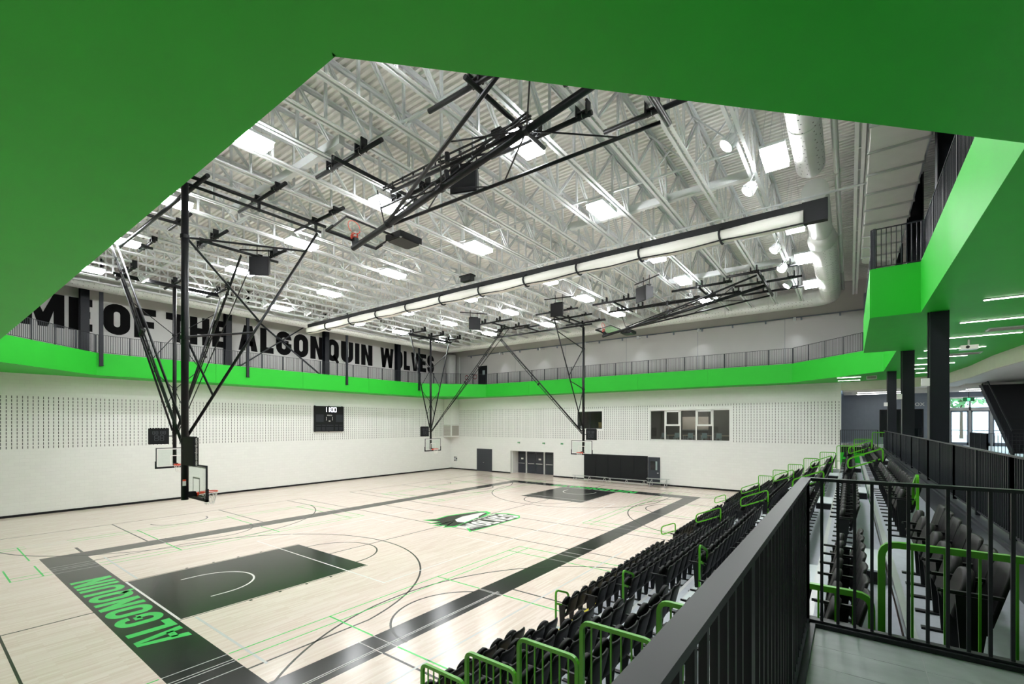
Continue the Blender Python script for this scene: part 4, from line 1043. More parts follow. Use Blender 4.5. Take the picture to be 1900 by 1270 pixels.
def stool(x, y, lab, back=True):
    t = thing('tall_chair', lab, 'chair', (x, y, 3.3), 'chairs in the classroom')
    MB().box(x-.22, x+.22, y-.2, y+.2, 4.06, 4.1).build('seat', 'chair_pale', t)
    b = MB().add([(x-.22,y+.16,4.12),(x+.22,y+.16,4.12),(x+.2,y+.22,4.5),(x-.2,y+.22,4.5),(x-.22,y+.2,4.12),(x+.22,y+.2,4.12),(x+.2,y+.25,4.5),(x-.2,y+.25,4.5)], [(3,2,1,0),(4,5,6,7),(0,1,5,4),(1,2,6,5),(2,3,7,6),(3,0,4,7)])
    b.build('backrest', 'chair_pale', t)
    for sx_ in (-1, 1):
        for sy in (-1, 1): MB().tube((x+.17*sx_, y+.15*sy, 4.06), (x+.21*sx_, y+.2*sy, 3.3), .014, 6).build('leg', 'aluminium', t)
for k in range(6): stool(11.2+1.15*k, WY+1.3, 'pale tall chair behind the wide window, number %d from the left' % (k+1))
for k in range(4):
    x = 11.7+1.5*k
    t = thing('high_table', 'high wooden table behind the wide window, number %d from the left' % (k+1), 'table', (x, WY+2.0, 3.3), 'tables in the classroom')
    MB().box(x-.45, x+.45, WY+1.75, WY+2.35, 4.26, 4.3).build('tabletop', 'table_wood', t)
    for sx_ in (-1, 1):
        for yy in (1.8, 2.3): MB().box(x+.4*sx_-.02, x+.4*sx_+.02, WY+yy-.02, WY+yy+.02, 3.3, 4.26).build('leg', 'aluminium', t)
for k_, yy_ in enumerate((1.6, 5.2)):  # unseen fill lights, added to brighten the classroom interior
    lt = thing('classroom_fill_light', 'added linear fill light inside the classroom, '+['nearer the window', 'nearer the back wall'][k_], 'light', (13.7, WY+yy_, 6.8)); MB().box(10.6, 16.8, WY+yy_-.1, WY+yy_+.1, 6.8, 6.86).build('housing', 'white_steel', lt); MB().box(10.65, 16.75, WY+yy_-.07, WY+yy_+.07, 6.78, 6.8).build('diffuser', 'strip_led', lt)
lt = thing('classroom_fill_light', 'added short fill light in the middle of the classroom', 'light', (13.7, WY+3.5, 6.85)); MB().box(12.6, 14.8, WY+3.4, WY+3.6, 6.84, 6.9).build('housing', 'white_steel', lt)  # added fill as well, out of view above the window
MB().box(12.65, 14.75, WY+3.43, WY+3.57, 6.82, 6.84).build('diffuser', 'strip_led', lt)

# benches in front of the pads
def bench(x0, x1, y, lab):
    t = thing('team_bench', lab, 'bench', ((x0+x1)/2, y, 0), 'aluminium team benches')
    MB().box(x0, x1, y-.12, y+.12, .43, .47).build('seat_plank', 'aluminium', t)
    for k in range(3):
        x = x0+.25+(x1-x0-.5)*k/2
        b = MB(); b.bar((x, y-.02, .43), (x-.14, y-.12, 0), .04, .04); b.bar((x, y+.02, .43), (x+.14, y+.12, 0), .04, .04); b.build('leg', 'aluminium', t)
    MB().bar((x0+.2, y, .12), (x1-.2, y, .12), .04, .04).build('stretcher', 'aluminium', t)
bench(3.3, 6.85, 32.7, 'long aluminium bench in front of the wall pads, left one'); bench(6.95, 10.6, 32.55, 'long aluminium bench in front of the wall pads, right one')
t = thing('small_bleacher', 'low two-tier aluminium bleacher right of the benches', 'bleacher', (11.6, 32.5, 0))
MB().box(10.5, 12.4, 32.7, 33.0, .62, .66).build('seat_plank', 'aluminium', t); MB().box(10.7, 12.6, 32.2, 32.45, .36, .40).build('seat_plank', 'aluminium', t); MB().box(10.7, 12.5, 32.45, 32.7, .3, .33).build('foot_plank', 'aluminium', t)
for x in (10.95, 12.2):
    b = MB(); b.box(x-.025, x+.025, 32.85, 32.9, 0, .62); b.box(x-.025, x+.025, 32.3, 32.35, 0, .36); b.bar((x, 32.2, .05), (x, 33.0, .05), .05, .05); b.bar((x, 32.3, .34), (x, 32.9, .6), .04, .04); b.build('leg', 'aluminium', t)
# gallery door, signs on the end wall
o = thing('door_8', 'black door on the gallery at the left of the end wall', 'door', (-8.7, WY-.03, ZT), kind='structure'); MB().box(-9.4, -8.1, WY-.05, WY-.005, ZT, 11.75).build('leaf', 'black_matte', o); MB().box(-8.75, -8.4, WY-.056, WY-.05, 10.75, 11.25).build('notice', 'chair_pale', o)
for k, (x, m) in enumerate(((-11.2, 'red_sign'), (-10.55, 'paint_white'), (-9.9, 'red_sign'))):
    o = thing('round_sign', ['round dark red sign at the left of the gallery door', 'white panel sign between the two red gallery signs', 'round dark red sign right beside the gallery door'][k], 'sign', (x, WY-.02, 10.6), 'gallery signs')
    MB().tube((x, WY-.02, 10.6), (x, WY-.004, 10.6), .28, 16).build('sign_plate', m, o); MB().tube((x, WY-.026, 10.6), (x, WY-.02, 10.6), .2, 16).build('sign_print', 'upper_wall', o)

# ------------------------------------------------------------------ retractable stands
D, R_, N0 = .86, .42, 19.04
st = thing('retractable_stand', 'grey stepped deck of the retractable spectator stand', 'stand', (22, 14.5, 0))
for k in range(1, 9):
    x0 = N0+D*(k-1); x1 = x0+D+.02 if k < 8 else 26.13
    MB().box(x0+.05, x1, 0, 29, R_*k-.04, R_*k).build('deck_board', 'deck_grey', st)
    MB().box(x0-.02, x0+.05, 0, 29, R_*k-.06, R_*k+.002).build('nosing', 'yellow' if k == 1 else 'nosing', st)
    MB().box(x0+.04, x0+.06, 0, 29, R_*(k-1) if k > 1 else 0, R_*k-.06).build('riser_board', 'step_light', st)
    for y in (.02, 28.98): MB().box(x0+.05, x1, y-.02, y+.02, max(0, R_*k-.7), R_*k-.04).build('end_panel', 'black_metal', st)
aisles = [(3.75, 5.35), (12.85, 14.6), (22.3, 24.0)]
an = ['aisle nearest the camera', 'middle aisle', 'far aisle']
for a, (y0, y1) in enumerate(aisles):
    for k in range(1, 10):
        x0 = N0+D*(k-1) if k < 9 else 26.1
        t = thing('aisle_step', 'pale half-step block in the %s, step %d from the floor' % (an[a], k), 'step', (x0-.2, (y0+y1)/2, R_*(k-1)), 'aisle steps')
        MB().box(x0-.5, x0-.03, y0+.12, y1-.12, R_*(k-1)+.185, R_*(k-1)+.21).build('step_tread', 'step_light', t)
        MB().box(x0-.49, x0-.03, y0+.13, y1-.13, R_*(k-1)+.002, R_*(k-1)+.185).build('step_body', 'black_matte', t)
        MB().box(x0-.51, x0-.49, y0+.12, y1-.12, R_*(k-1)+.165, R_*(k-1)+.212).build('step_nosing', 'nosing', t)
# end guards
def rr_path(pts, r, n=5):
    out = []
    for i, p in enumerate(pts):
        p = Vector(p)
        if i in (0, len(pts)-1): out.append(p); continue
        a = (Vector(pts[i-1])-p); b = (Vector(pts[i+1])-p); ra = min(r, a.length*.45, b.length*.45); a.normalize(); b.normalize()
        A = p+a*ra; B = p+b*ra
        for k in range(n+1):
            s_ = k/n; out.append((A*(1-s_)+p*s_)*(1-s_)+(p*(1-s_)+B*s_)*s_)
    return out
def flatbar(pts, w, h, side):
    """ribbon of rectangular section following pts; side = constant width axis"""
    b = MB(); side = Vector(side).normalized(); P = [Vector(p) for p in pts]; m = len(P); vs = []
    for i in range(m):
        t = (P[min(i+1, m-1)]-P[max(i-1, 0)]).normalized(); n = side.cross(t).normalized()
        vs += [P[i]-side*w/2-n*h/2, P[i]+side*w/2-n*h/2, P[i]+side*w/2+n*h/2, P[i]-side*w/2+n*h/2]
    fs = [(3,2,1,0), tuple((m-1)*4+k for k in range(4))]
    for i in range(m-1):
        for k in range(4): fs.append((i*4+k, i*4+(k+1)%4, (i+1)*4+(k+1)%4, (i+1)*4+k))
    b.add(vs, fs); return b
for e, (ye, en) in enumerate(((0.0, 'near end'), (29.0, 'far end'))):
    for k in range(8):
        x0 = 19.65+D*k; zt = 1.86+R_*k; x1 = x0+D-.06
        if e == 0 and k == 7: continue
        if e == 0 and k == 6: x1 = 26.06
        t = thing('end_guard', 'green guard rail at the %s of the stand, %s' % (en, ['lowest', 'second from the floor', 'third from the floor', 'fourth from the floor', 'fifth from the floor', 'sixth from the floor', 'seventh from the floor', 'highest'][k]), 'guard rail', (x0, ye, R_*(k+1)), 'stand end guards')
        pts = rr_path([(x0, ye, R_*(k+1)), (x0, ye, zt-.02), (x1, ye, zt-.02), (x1, ye, zt-.45)], .1)
        flatbar(pts, .045, .045, (0, 1, 0)).build('rail_frame', 'rail_green', t)
        MB().bar((x0, ye, zt-.95), (x1, ye, zt-.95), .03, .03).build('bottom_rail', 'rail_green', t)
        MB().box(x1-.02, x1+.02, ye-.02, ye+.02, zt-.97, zt-.42).build('end_post', 'rail_green', t)
        for j in range(1, 7):
            x = x0+(x1-x0)*j/7; MB().box(x-.0075, x+.0075, ye-.0075, ye+.0075, zt-.95, zt-.03).build('guard_bar', 'rail_green', t)
# aisle hand rails
def handrail(x, y, z, direction, label, L=.85):
    t = thing('aisle_handrail', label, 'handrail', (x, y, z), 'looped aisle handrails')
    d = Vector(direction); s_ = .42
    top = 1.1; P = lambda a, zz: Vector((0,0,0))+d*a+Vector((0,0,zz))
    pts = rr_path([P(0, 0), P(0, top), P(L, top-s_*L), P(L, top-.34-s_*L), P(.06, top-.34-.02)], .13, 6)
    flatbar(pts, .035, .045, Vector((0,0,1)).cross(d)).build('rail_loop', 'rail_green', t, local=True)
    MB().box(-.06, .06, -.06, .06, 0, .015).build('base_plate', 'black_metal', t, local=True)
for a in range(3):
    for j in range(5):
        k = 2*j-1 if j else 0
        xk = [18.62, 20.42, 22.1, 23.85, 25.5][j]; zz = R_*[0, 2, 4, 6, 8][j]
        lab = 'looped green handrail in the %s, %s' % (an[a], ['at the floor', 'second from the floor', 'third from the floor', 'fourth from the floor', 'topmost'][j])
        y = aisles[a][1]+(-.12 if a == 0 else .12)
        if a == 0: handrail(xk, y, zz, (0, 1, 0), lab, .62)
        else: handrail(xk, y, zz, (-1, 0, 0), lab, .95 if j else .6)
# seats
def seat_meshes():
    out = []
    # backrest: curved shell with rounded top corners, leaning back (faces -X)
    W, H = .225, .44; rows = 7; cols = 6; vs = []; fs = []
    for side in (0, 1):
        for i in range(rows):
            z = i/(rows-1)
            ww = W*(1-.0*z); 
            if z > .72: ww = W*math.sqrt(max(0, 1-((z-.72)/.28)**2*.42))
            for j in range(cols):
                y = -1+2*j/(cols-1)
                x = -.12+.12*z+.035*(1-y*y)*(1-.3*z) - .02
                vs.append((x+(.028 if side else 0), y*ww, .42+H*z))
    n = rows*cols
    for i in range(rows-1):
        for j in range(cols-1):
            a = i*cols+j; fs.append((a, a+cols, a+cols+1, a+1)); fs.append((n+a, n+a+1, n+a+cols+1, n+a+cols))
    for i in range(rows-1):
        a = i*cols; fs.append((a, n+a, n+a+cols, a+cols)); a = i*cols+cols-1; fs.append((a, a+cols, n+a+cols, n+a))
    for j in range(cols-1):
        fs.append((j, j+1, n+j+1, n+j)); a = (rows-1)*cols+j; fs.append((a, n+a, n+a+1, a+1))
    out.append(('backrest', MB().add(vs, fs), 'seat_black', True))
    # folded seat pan: D-shaped padded panel
    prof = [(-.185, 0), (.185, 0), (.195, .1), (.19, .21)]+[(.19*math.cos(a*math.pi/10), .21+.145*math.sin(a*math.pi/10)) for a in range(1, 10)]+[(-.19, .21), (-.195, .1)]
    m = len(prof); vs = []
    for x, s_ in ((-.335, .88), (-.325, 1), (-.275, 1), (-.26, .9)):
        for y, z in prof: vs.append((x+.09*(z/.4), y*s_, .43+.19+(z-.19)*s_))
    fs = [tuple(range(m)), tuple(range(4*m-1, 3*m-1, -1))]
    for q in range(3):
        for i in range(m): fs.append((q*m+i, (q+1)*m+i, (q+1)*m+(i+1)%m, q*m+(i+1)%m))
    out.append(('seat_pan', MB().add(vs, fs), 'seat_black', True))
    b = MB().box(-.4, -.06, -.258, -.226, .635, .66); b.tube((-.4, -.242, .648), (-.42, -.242, .648), .016, 6); out.append(('armrest', b, 'black_metal', False))
    b = MB().add([(-.28,-.255,0),(-.2,-.255,0),(-.2,-.23,0),(-.28,-.23,0),(-.32,-.255,.63),(-.12,-.255,.63),(-.12,-.23,.63),(-.32,-.23,.63)], [(3,2,1,0),(4,5,6,7),(0,1,5,4),(1,2,6,5),(2,3,7,6),(3,0,4,7)])
    b.box(-.2, -.14, -.24, .24, .36, .41); out.append(('stanchion', b, 'black_metal', False))
    out.append(('foot_plate', MB().box(-.42, -.08, -.275, -.21, 0, .02), 'black_metal', False))
    return out
SM = seat_meshes()
def proj(x, y, z):
    c, s = math.cos(YAW), math.sin(YAW); x -= CAM[0]; y -= CAM[1]; z -= CAM[2]
    d = -s*x+c*y
    if d < .2: return None
    return 978.2+835.1*(c*x+s*y)/d, 787.3-835.1*z/d, d
secs = [(.12, aisles[0][0]), (aisles[0][1], aisles[1][0]), (aisles[1][1], aisles[2][0]), (aisles[2][1], 28.85)]
sn = ['nearest block', 'second block from the camera', 'third block from the camera', 'farthest block']
rn2 = ['front row', 'second row', 'third row', 'fourth row', 'fifth row', 'sixth row', 'seventh row', 'eighth row', 'top row']
SE = []
for k in range(9):
    for q, (y0, y1) in enumerate(secs):
        n_ = int((y1-y0+.02)/.48); off = (y1-y0-n_*.48)/2
        for i in range(n_):
            x = 18.87+.838*k; y = y0+off+.48*(i+.5); z = R_*k
            p = proj(x-.15, y, z+.6)
            vis = p is not None and -60 < p[0] < 1960 and p[1] < 1400
            SE.append((0 if vis else 1, (p[2] if p else 99), x, y, z, k, q, i))
SE.sort()
proto = None
rest = {nm: MB() for nm, *_ in SM}
for idx, (v_, d_, x, y, z, k, q, i) in enumerate(SE):
    if v_: continue
    if idx < 300:
        t = thing('stadium_seat', 'black tip-up seat in the %s, %s' % (rn2[k], sn[q]), 'seat', (x, y, z), 'black seats, %s, %s' % (rn2[k], sn[q]))
        if proto is None:
            proto = [b.build(nm, m, t, local=True, smooth=sm) for nm, b, m, sm in SM]
        else:
            for po in proto:
                c = po.copy(); COL.objects.link(c); c.parent = t
    else:
        for nm, b, m, sm in SM: rest[nm].add([(a+x, c+y, e+z) for a, c, e in b.v], b.f)
fr = thing('distant_seats', 'black tip-up seats in the farthest block of the stand', 'seats', (22, 25, 0), kind='stuff')
for nm, b, m, sm in SM:
    if rest[nm].v: rest[nm].build(nm, m, fr, kind='stuff', smooth=sm)

# ------------------------------------------------------------------ camera platform and concourse
pf = thing('viewing_platform', 'grey tiled landing behind the dark railing', 'platform', (25.2, -2, ZC), kind='structure')
MB().box(24.28, 31, NEAR, -.35, ZC-.35, ZC-.012).build('slab', 'concrete', pf)
MB().box(24.28, 24.41, NEAR, -.35, ZC-.4, ZC+.03).build('edge_curb', 'dark_steel', pf); MB().box(24.28, 26.3, -.46, -.34, ZC-.4, ZC+.03).build('edge_curb', 'dark_steel', pf)
MB().box(24.4, 31, NEAR, -.45, ZC-.012, ZC-.0012).build('grout_bed', 'grout', pf)
ty = [-.46-.2]; 
tiles = [(24.415, 24.985), (24.99, 26.19), (26.195, 27.4), (27.405, 28.6)]
yb = -.47
for r_ in range(12):
    y1 = yb-.303*r_; y0 = y1-.299
    for a, c in tiles: MB().box(a, c, y0, y1, ZC-.008, ZC).build('floor_tile', 'tile', pf)
o = MB().box(24.3, 24.36, NEAR, -.4, 0, ZC-.36).build('wall_under_platform', 'dark_steel'); tag(o, 'dark wall below the tiled landing', 'wall', kind='structure')
o = MB().box(24.3, 26.0, -.42, -.36, 0, ZC-.36).build('wall_under_platform_front', 'dark_steel'); tag(o, 'dark wall below the front of the tiled landing', 'wall', kind='structure')
# railings of the platform
def near_rail(name, label, p, q, n, post_every):
    p = Vector((*p, 0)); q = Vector((*q, 0)); t = thing(name, label, 'railing', (p.x, p.y, ZC)); zt = 4.87; d = q-p; Ln = d.length; d.normalize()
    MB().bar(p+Vector((0,0,zt-.012)), q+Vector((0,0,zt-.012)), .062, .022).build('top_rail', 'dark_steel', t)
    MB().bar(p+Vector((0,0,ZC+.035)), q+Vector((0,0,ZC+.035)), .045, .02).build('bottom_rail', 'dark_steel', t)
    pr = None
    for i in range(n+1):
        c = p+d*(Ln*i/n); big = i % post_every == 0
        if big: MB().box(c.x-.02, c.x+.02, c.y-.02, c.y+.02, ZC-.02, zt-.02).build('post', 'dark_steel', t)
        else:
            if pr is None: o = MB().box(-.0095, .0095, -.0095, .0095, .04, zt-ZC-.02).build('baluster', 'dark_steel', t, local=True); pr = o
            else: o = pr.copy(); COL.objects.link(o)
            o.location = (c.x-p.x, c.y-p.y, 0)
near_rail('platform_railing', 'dark railing running along the left edge of the tiled landing', (24.35, -.41), (24.35, -5.2), 48, 12)
near_rail('platform_railing', 'dark railing running across the front of the tiled landing', (24.35, -.41), (26.2, -.41), 19, 13)
# concourse floor, curb and fence behind the top row
cf = MB().box(26.17, RIGHT, -.35, 40.0, ZC-.35, ZC).build('floor_concourse', 'lobby_floor'); tag(cf, 'pale concourse floor beyond the stands', 'floor', kind='structure')
wk = MB().box(26.14, 26.17, -.33, 30.0, 0, ZC-.02).build('wall_stand_back', 'black_matte'); tag(wk, 'black wall behind the top row of the stand', 'wall', kind='structure')
cb = thing('concourse_curb', 'black curb and kick plate below the concourse fence', 'curb', (26.0, 14, ZC), kind='structure')
MB().box(26.1, 26.14, -.3, 29.6, 3.37, ZC+.02).build('kick_plate', 'dark_steel', cb); MB().box(26.14, 26.3, -.3, 29.6, ZC, ZC+.06).build('curb_body', 'dark_steel', cb)
fy = [-.3, 3.6, 7.4, 10.9, 14.7, 18.5, 22.6, 26.7, 29.6]
for i in range(8):
    railing('concourse_fence', 'dark baluster fence behind the top row, %s bay from the camera' % ['first','second','third','fourth','fifth','sixth','seventh','eighth'][i], (26.24, fy[i]), (26.24, fy[i+1]), ZC+.06, 1.04, 'dark_steel', .1, 1.9, .018, stuff=(i > 2), group='concourse fence bays')
# far end of the stand: green panel, dark band, fence
o = MB().box(24.1, 26.1, 29.9, 30.0, 0, 3.5).build('wall_green_end', 'green'); tag(o, 'bright green panel at the far end of the stand', 'wall', kind='structure')
o = MB().box(24.1, 24.15, 30.0, WY, 0, ZC-.3).build('wall_under_concourse', 'white_paint'); tag(o, 'white wall below the end concourse', 'wall', kind='structure')
o = MB().box(24.1, 26.1, 29.88, 30.0, 3.5, ZC+.08).build('trim_5', 'black_matte'); tag(o, 'black band above the green end panel', 'trim', kind='structure')
o = MB().box(24.15, 26.17, 30.0, 38.5, ZC-.3, ZC).build('floor_end_concourse', 'concrete'); tag(o, 'concourse floor beyond the green end panel', 'floor', kind='structure')
railing('end_fence', 'dark baluster fence above the green end panel', (24.12, 29.95), (25.95, 29.95), ZC+.08, 1.05, 'dark_steel', .11, 1.8, .016)
# columns of the concourse
for k, (y, lab) in enumerate(((11.35, 'massive dark steel column nearest the camera between stand and concourse'), (18.95, 'dark steel column second from the camera between stand and concourse'), (27.4, 'dark steel column farthest from the camera between stand and concourse'))):
    x = 26.48
    t = wcol(x, y, ZC, ZS+.02, .4, .36, lab, ax='X', m='navy_steel')
    MB().box(x-.2, x-.18, y-.22, y+.22, ZC, ZS).build('cover_plate', 'dark_steel', t)
    MB().box(x-.18, x+.18, y-.205, y-.2, ZC, ZS).build('web_plate', 'navy_steel', t)
    MB().tube((x-.225, y-.2, 6.4), (x-.225, y-.2, ZS), .02, 6).build('conduit', 'black_metal', t)
    MB().box(x-.36, x-.2, y-.26, y-.1, 6.25, 6.45).build('junction_box', 'paint_white', t)
    wcol(x+.2, y, ZT, ZD-.05, .4, .5, 'dark steel column above the right gallery, '+['nearest the camera', 'second from the camera', 'farthest from the camera'][k], ax='X')
# white bulkhead with lobby ceiling
path = [(31.5, 9.0), (30.9, 13.0), (30.2, 16.5), (29.75, 19.4), (29.5, 22.5), (29.45, 26.7), (29.15, 30.2), (28.6, 31.7), (27.9, 32.5), (26.9, 33.05), (25.6, 33.4), (24.1, 33.62)]
vs_ = []; fs_ = []
m_ = len(path)
for i, (x, y) in enumerate(path): vs_ += [(x, y, 7.58), (x, y, ZS+.01), (x+.12, y+.08, 7.58), (x+.12, y+.08, ZS+.01)]
for i in range(m_-1):
    a = 4*i; fs_ += [(a, a+4, a+5, a+1), (a+2, a+3, a+7, a+6), (a, a+2, a+6, a+4)]
o = MB().add(vs_, fs_).build('trim_6', 'bulk_white', smooth=False); tag(o, 'curving off-white bulkhead between green soffit and lobby', 'bulkhead', kind='structure')
b = MB()
lc = [(x+.05, y+.05) for x, y in path]
for i in range(m_-1): b.prism([lc[i], lc[i+1], (max(lc[i+1][0], 24.1), 40), (lc[i][0], 40)] if i >= 6 else [lc[i], lc[i+1], (40, lc[i+1][1]), (40, lc[i][1])], 7.6, 7.68)
b.prism([lc[6], (40, lc[6][1]), (40, 40), (lc[6][0], 40)], 7.6, 7.68)
o = b.build('ceiling_lobby', 'white_paint'); tag(o, 'pale lobby ceiling with slats', 'ceiling', kind='structure')
for k in range(14): MB().box(24.2 if k > 3 else 30, 39.5, 31.5+.6*k if k < 14 else 0, 31.56+.6*k, 7.48, 7.6).build('ceiling_slat', 'deck_white', o)
# lobby back wall with ticket window, sign, doors
wb = wall_holes('Y', 38.6, .25, 24.0, 40, ZC, 7.9, [(26.4, 28.9, 4.3, 6.35), (30.2, 36.0, ZC, 7.15)], 'wall_lobby', 'grey_wall', 'blue-grey lobby wall with ticket window and glazed entrance')
o = MB().box(23.86, 24.06, WY+.3, 38.6, ZC-.3, 7.9).build('wall_lobby_left', 'grey_wall'); tag(o, 'blue-grey side wall of the lobby', 'wall', kind='structure')
o = MB().box(26.2, 29.2, 39.6, 39.7, ZC, 7).build('wall_ticket_room', 'black_matte'); tag(o, 'dark room behind the ticket window', 'wall', kind='structure')
t = thing('window_3', 'dark ticket window under the lobby sign', 'window', (27.6, 38.6, 4.3), kind='structure')
b = MB(); b.box(26.4, 28.9, 38.55, 38.65, 4.3, 4.38); b.box(26.4, 28.9, 38.55, 38.65, 6.27, 6.35); b.box(26.4, 26.48, 38.55, 38.65, 4.38, 6.27); b.box(28.82, 28.9, 38.55, 38.65, 4.38, 6.27); b.box(27.6, 27.68, 38.55, 38.65, 4.38, 6.27); b.build('window_frame', 'black_metal', t)
for a, c in ((26.48, 27.6), (27.68, 28.82)): MB().box(a, c, 38.6, 38.61, 4.38, 6.27).build('pane', 'window_dark', t)
o = text_mesh('lobby_sign', 'Box Office', .52, .02, 'white_paint'); o.location = (28.12, 38.57, 6.58); o.rotation_euler = (math.pi/2, 0, 0); tag(o, 'white raised Box Office lettering on the lobby wall', 'sign')
t = thing('door_9', 'glazed entrance doors with aluminium frames and bright daylight outside', 'entrance', (33, 38.6, ZC), kind='structure')
b = MB(); b.box(30.2, 36, 38.6, 38.75, 6.2, 6.42); b.box(30.2, 36, 38.6, 38.75, 7.05, 7.15)
for x in (30.2, 31.25, 32.3, 33.35, 34.4, 35.45): b.box(x, x+.12, 38.6, 38.75, ZC, 7.15)
b.build('entrance_frame', 'aluminium', t)
for k, x in enumerate((30.2, 31.25, 32.3, 33.35, 34.4)):
    dd = MB(); dd.box(x+.12, x+.2, 38.62, 38.68, ZC, 6.2); dd.box(x+.97, x+1.05, 38.62, 38.68, ZC, 6.2); dd.box(x+.12, x+1.05, 38.62, 38.68, ZC, ZC+.22); dd.box(x+.12, x+1.05, 38.62, 38.68, 6.1, 6.2); df = dd.build('door_frame', 'grey_wall', t)
    MB().box(x+.2, x+.97, 38.645, 38.655, ZC+.22, 6.1).build('pane', 'door_glass', df); MB().box(x+.12, x+1.05, 38.665, 38.675, 6.42, 7.05).build('transom_pane', 'door_glass', t)
    MB().box(x+.2, x+.97, 38.56, 38.6, 4.8, 4.86).build('push_bar', 'aluminium', t)
t = thing('exit_sign', 'green exit sign hanging in the lobby in front of the entrance', 'sign', (30.9, 36.2, 6.9)); MB().box(30.6, 31.15, 36.15, 36.2, 6.75, 7.0).build('sign_body', 'sign_green', t); MB().box(30.8, 30.95, 36.14, 36.15, 6.79, 6.96).build('pictogram', 'exit_glow', t); MB().tube((30.87, 36.17, 7.0), (30.87, 36.17, 7.6), .015, 6).build('stem', 'black_metal', t)
# outside: ground and trees
o = MB().box(20, 60, 40, 80, ZC-.3, ZC-.02).build('ground_outside', 'concrete'); tag(o, 'sunlit paving outside the entrance', 'ground', kind='structure')
def tree(x, y, h, lab):
    t = thing('tree', lab, 'tree', (x, y, ZC))
    MB().tube((x, y, ZC), (x, y, ZC+h*.5), .15, 8, .09).build('trunk', 'bark', t)
    b = MB(); rnd = random.Random(int(x*10))
    for k in range(420):
        a = rnd.random()*6.28; e = rnd.uniform(-1, 1); rr = h*.34*(rnd.random()**.4); c = Vector((x+rr*math.cos(a)*math.sqrt(1-e*e), y+rr*math.sin(a)*math.sqrt(1-e*e), ZC+h*.68+rr*e*.95))
        u = Vector((rnd.uniform(-1,1), rnd.uniform(-1,1), rnd.uniform(-1,1))).normalized(); v = u.orthogonal().normalized(); s_ = h*.05
        b.add([c-u*s_, c+v*s_*.6, c+u*s_, c-v*s_*.6], [(0,1,2,3)])
    b.build('foliage', 'leaf', t)
for k, (x, y, h) in enumerate(((34, 60, 9.0), (41, 66, 9.2), (48.5, 61, 9.0), (55.5, 67, 9.5))): tree(x, y, h, 'pale green tree outside the entrance, %s' % ['leftmost', 'second from the left', 'third from the left', 'rightmost'][k])
for k, (x0, x1, y) in enumerate(((25.0, 28.0, 34.6), (25.0, 28.0, 36.8), (30.5, 34.5, 34.6), (30.5, 34.5, 36.8), (31, 37, 20), (31, 37, 14))):
    t = thing('lobby_light', 'slim linear light on the lobby ceiling, '+['left front', 'left rear', 'right front', 'right rear', 'above the stair foot', 'beside the camera end'][k], 'light', ((x0+x1)/2, y, 7.48))
    MB().box(x0, x1, y-.06, y+.06, 7.45, 7.59).build('housing', 'white_steel', t); MB().box(x0+.02, x1-.02, y-.05, y+.05, 7.435, 7.45).build('diffuser', 'strip_led', t)
# dark stair in the lobby
t = thing('lobby_stair', 'dark steel stair with risers and baluster railing in the lobby', 'stair', (31.4, 27, ZC))
SY0, SY1 = 25.6, 33.2; nst = 24
for k in range(nst):
    y = SY0+(7.0)*k/nst; z = ZC+.175*(k+1)
    MB().box(30.75, 33.2, y, y+.32, z-.05, z).build('tread', 'dark_steel', t); MB().box(30.75, 33.2, y+.29, y+.31, z-.05, z+.13).build('riser', 'dark_steel', t)
for x in (30.7, 33.25): MB().bar((x, SY0-.2, ZC+.05), (x, SY0+7.0, ZC+.175*nst-.0), .06, .36).build('stringer', 'dark_steel', t); MB().bar((x, SY0, ZC+1.15), (x, SY0+7.0, ZC+.175*nst+1.0), .05, .05).build('stair_handrail', 'dark_steel', t)
b = MB()
for k in range(48):
    y = SY0+7.0*k/48; z = ZC+.175*nst*k/48
    for x in (30.7, 33.25): b.box(x-.008, x+.008, y-.008, y+.008, z+.1, z+1.1)
b.build('baluster', 'navy_steel', t, kind='stuff')
railing('lobby_railing', 'dark baluster railing in the lobby at the foot of the stair', (29.6, 24.0), (33.5, 24.0), ZC, 1.07, 'dark_steel', .11, 1.2, .018)
railing('lobby_railing', 'dark baluster railing in the lobby running toward the entrance', (29.6, 24.0), (29.6, 27.5), ZC, 1.07, 'dark_steel', .11, 1.2, .018)
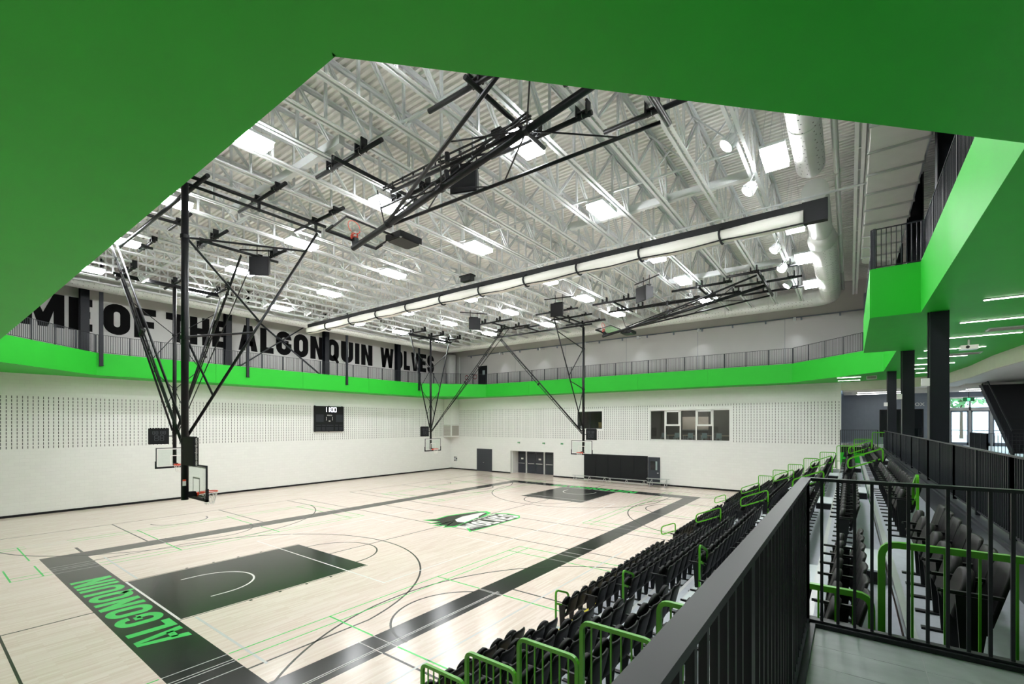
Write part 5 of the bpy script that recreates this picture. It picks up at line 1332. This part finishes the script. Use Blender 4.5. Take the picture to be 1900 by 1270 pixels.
# linear lights in the green soffit
ll = [(27.1, 30.2, -7.1), (27.1, 30.2, -4.2), (27.1, 30.2, -1.3), (27.3, 30.2, 1.6), (27.3, 30.2, 4.5), (27.2, 30.2, 7.4), (27.12, 30.2, 10.3), (27.14, 30.3, 13.2), (26.9, 29.0, 16.08), (26.95, 28.7, 19.04), (27.0, 28.6, 21.65), (27.0, 28.6, 24.4), (27.0, 27.75, 26.5), (23.94, 25.15, 29.75), (23.94, 25.15, 32.08), (27.6, 28.7, 29.0)]
for k, (a, c, y) in enumerate(ll):
    t = thing('linear_light', 'slim white linear light in the green soffit, number %d from the camera' % (k+1), 'light', ((a+c)/2, y, ZS), 'linear soffit lights')
    MB().box(a, c, y-.05, y+.05, ZS-.012, ZS+.009).build('housing', 'white_steel', t); MB().box(a+.02, c-.02, y-.042, y+.042, ZS-.02, ZS-.012).build('diffuser', 'strip_led', t)
for k, (x, y) in enumerate(((28.6, 15.0), (28.3, 21.0))):
    t = thing('ceiling_vent', 'white louvred vent in the green soffit, '+['nearer', 'farther'][k]+' one', 'vent', (x, y, ZS)); MB().box(x-.6, x+.6, y-.25, y+.25, ZS-.02, ZS+.009).build('vent_frame', 'white_steel', t)
    for j in range(5): MB().box(x-.55, x+.55, y-.2+.09*j, y-.16+.09*j, ZS-.035, ZS-.02).build('louvre', 'grille', t)
for k, (x, y) in enumerate(((27.9, 16.9), (28.9, 13.6))):
    t = thing('projector', 'small white device with bracket under the green soffit, '+['nearer the column', 'nearer the camera'][k], 'projector', (x, y, ZS-.3)); MB().box(x-.22, x+.22, y-.15, y+.15, ZS-.34, ZS-.2).build('body', 'paint_white', t); MB().tube((x, y, ZS-.2), (x, y, ZS), .03, 8).build('bracket', 'aluminium', t); MB().tube((x-.05, y-.15, ZS-.27), (x-.05, y-.19, ZS-.27), .05, 10).build('lens', 'black_metal', t)
t = thing('ceiling_speaker', 'white box fixture on the far green soffit beside the linear lights', 'fixture', (25.6, 29.5, ZS)); MB().box(25.4, 25.9, 29.4, 29.7, ZS-.2, ZS).build('body', 'paint_white', t); MB().box(25.44, 25.86, 29.39, 29.4, ZS-.17, ZS-.03).build('face', 'grille', t)
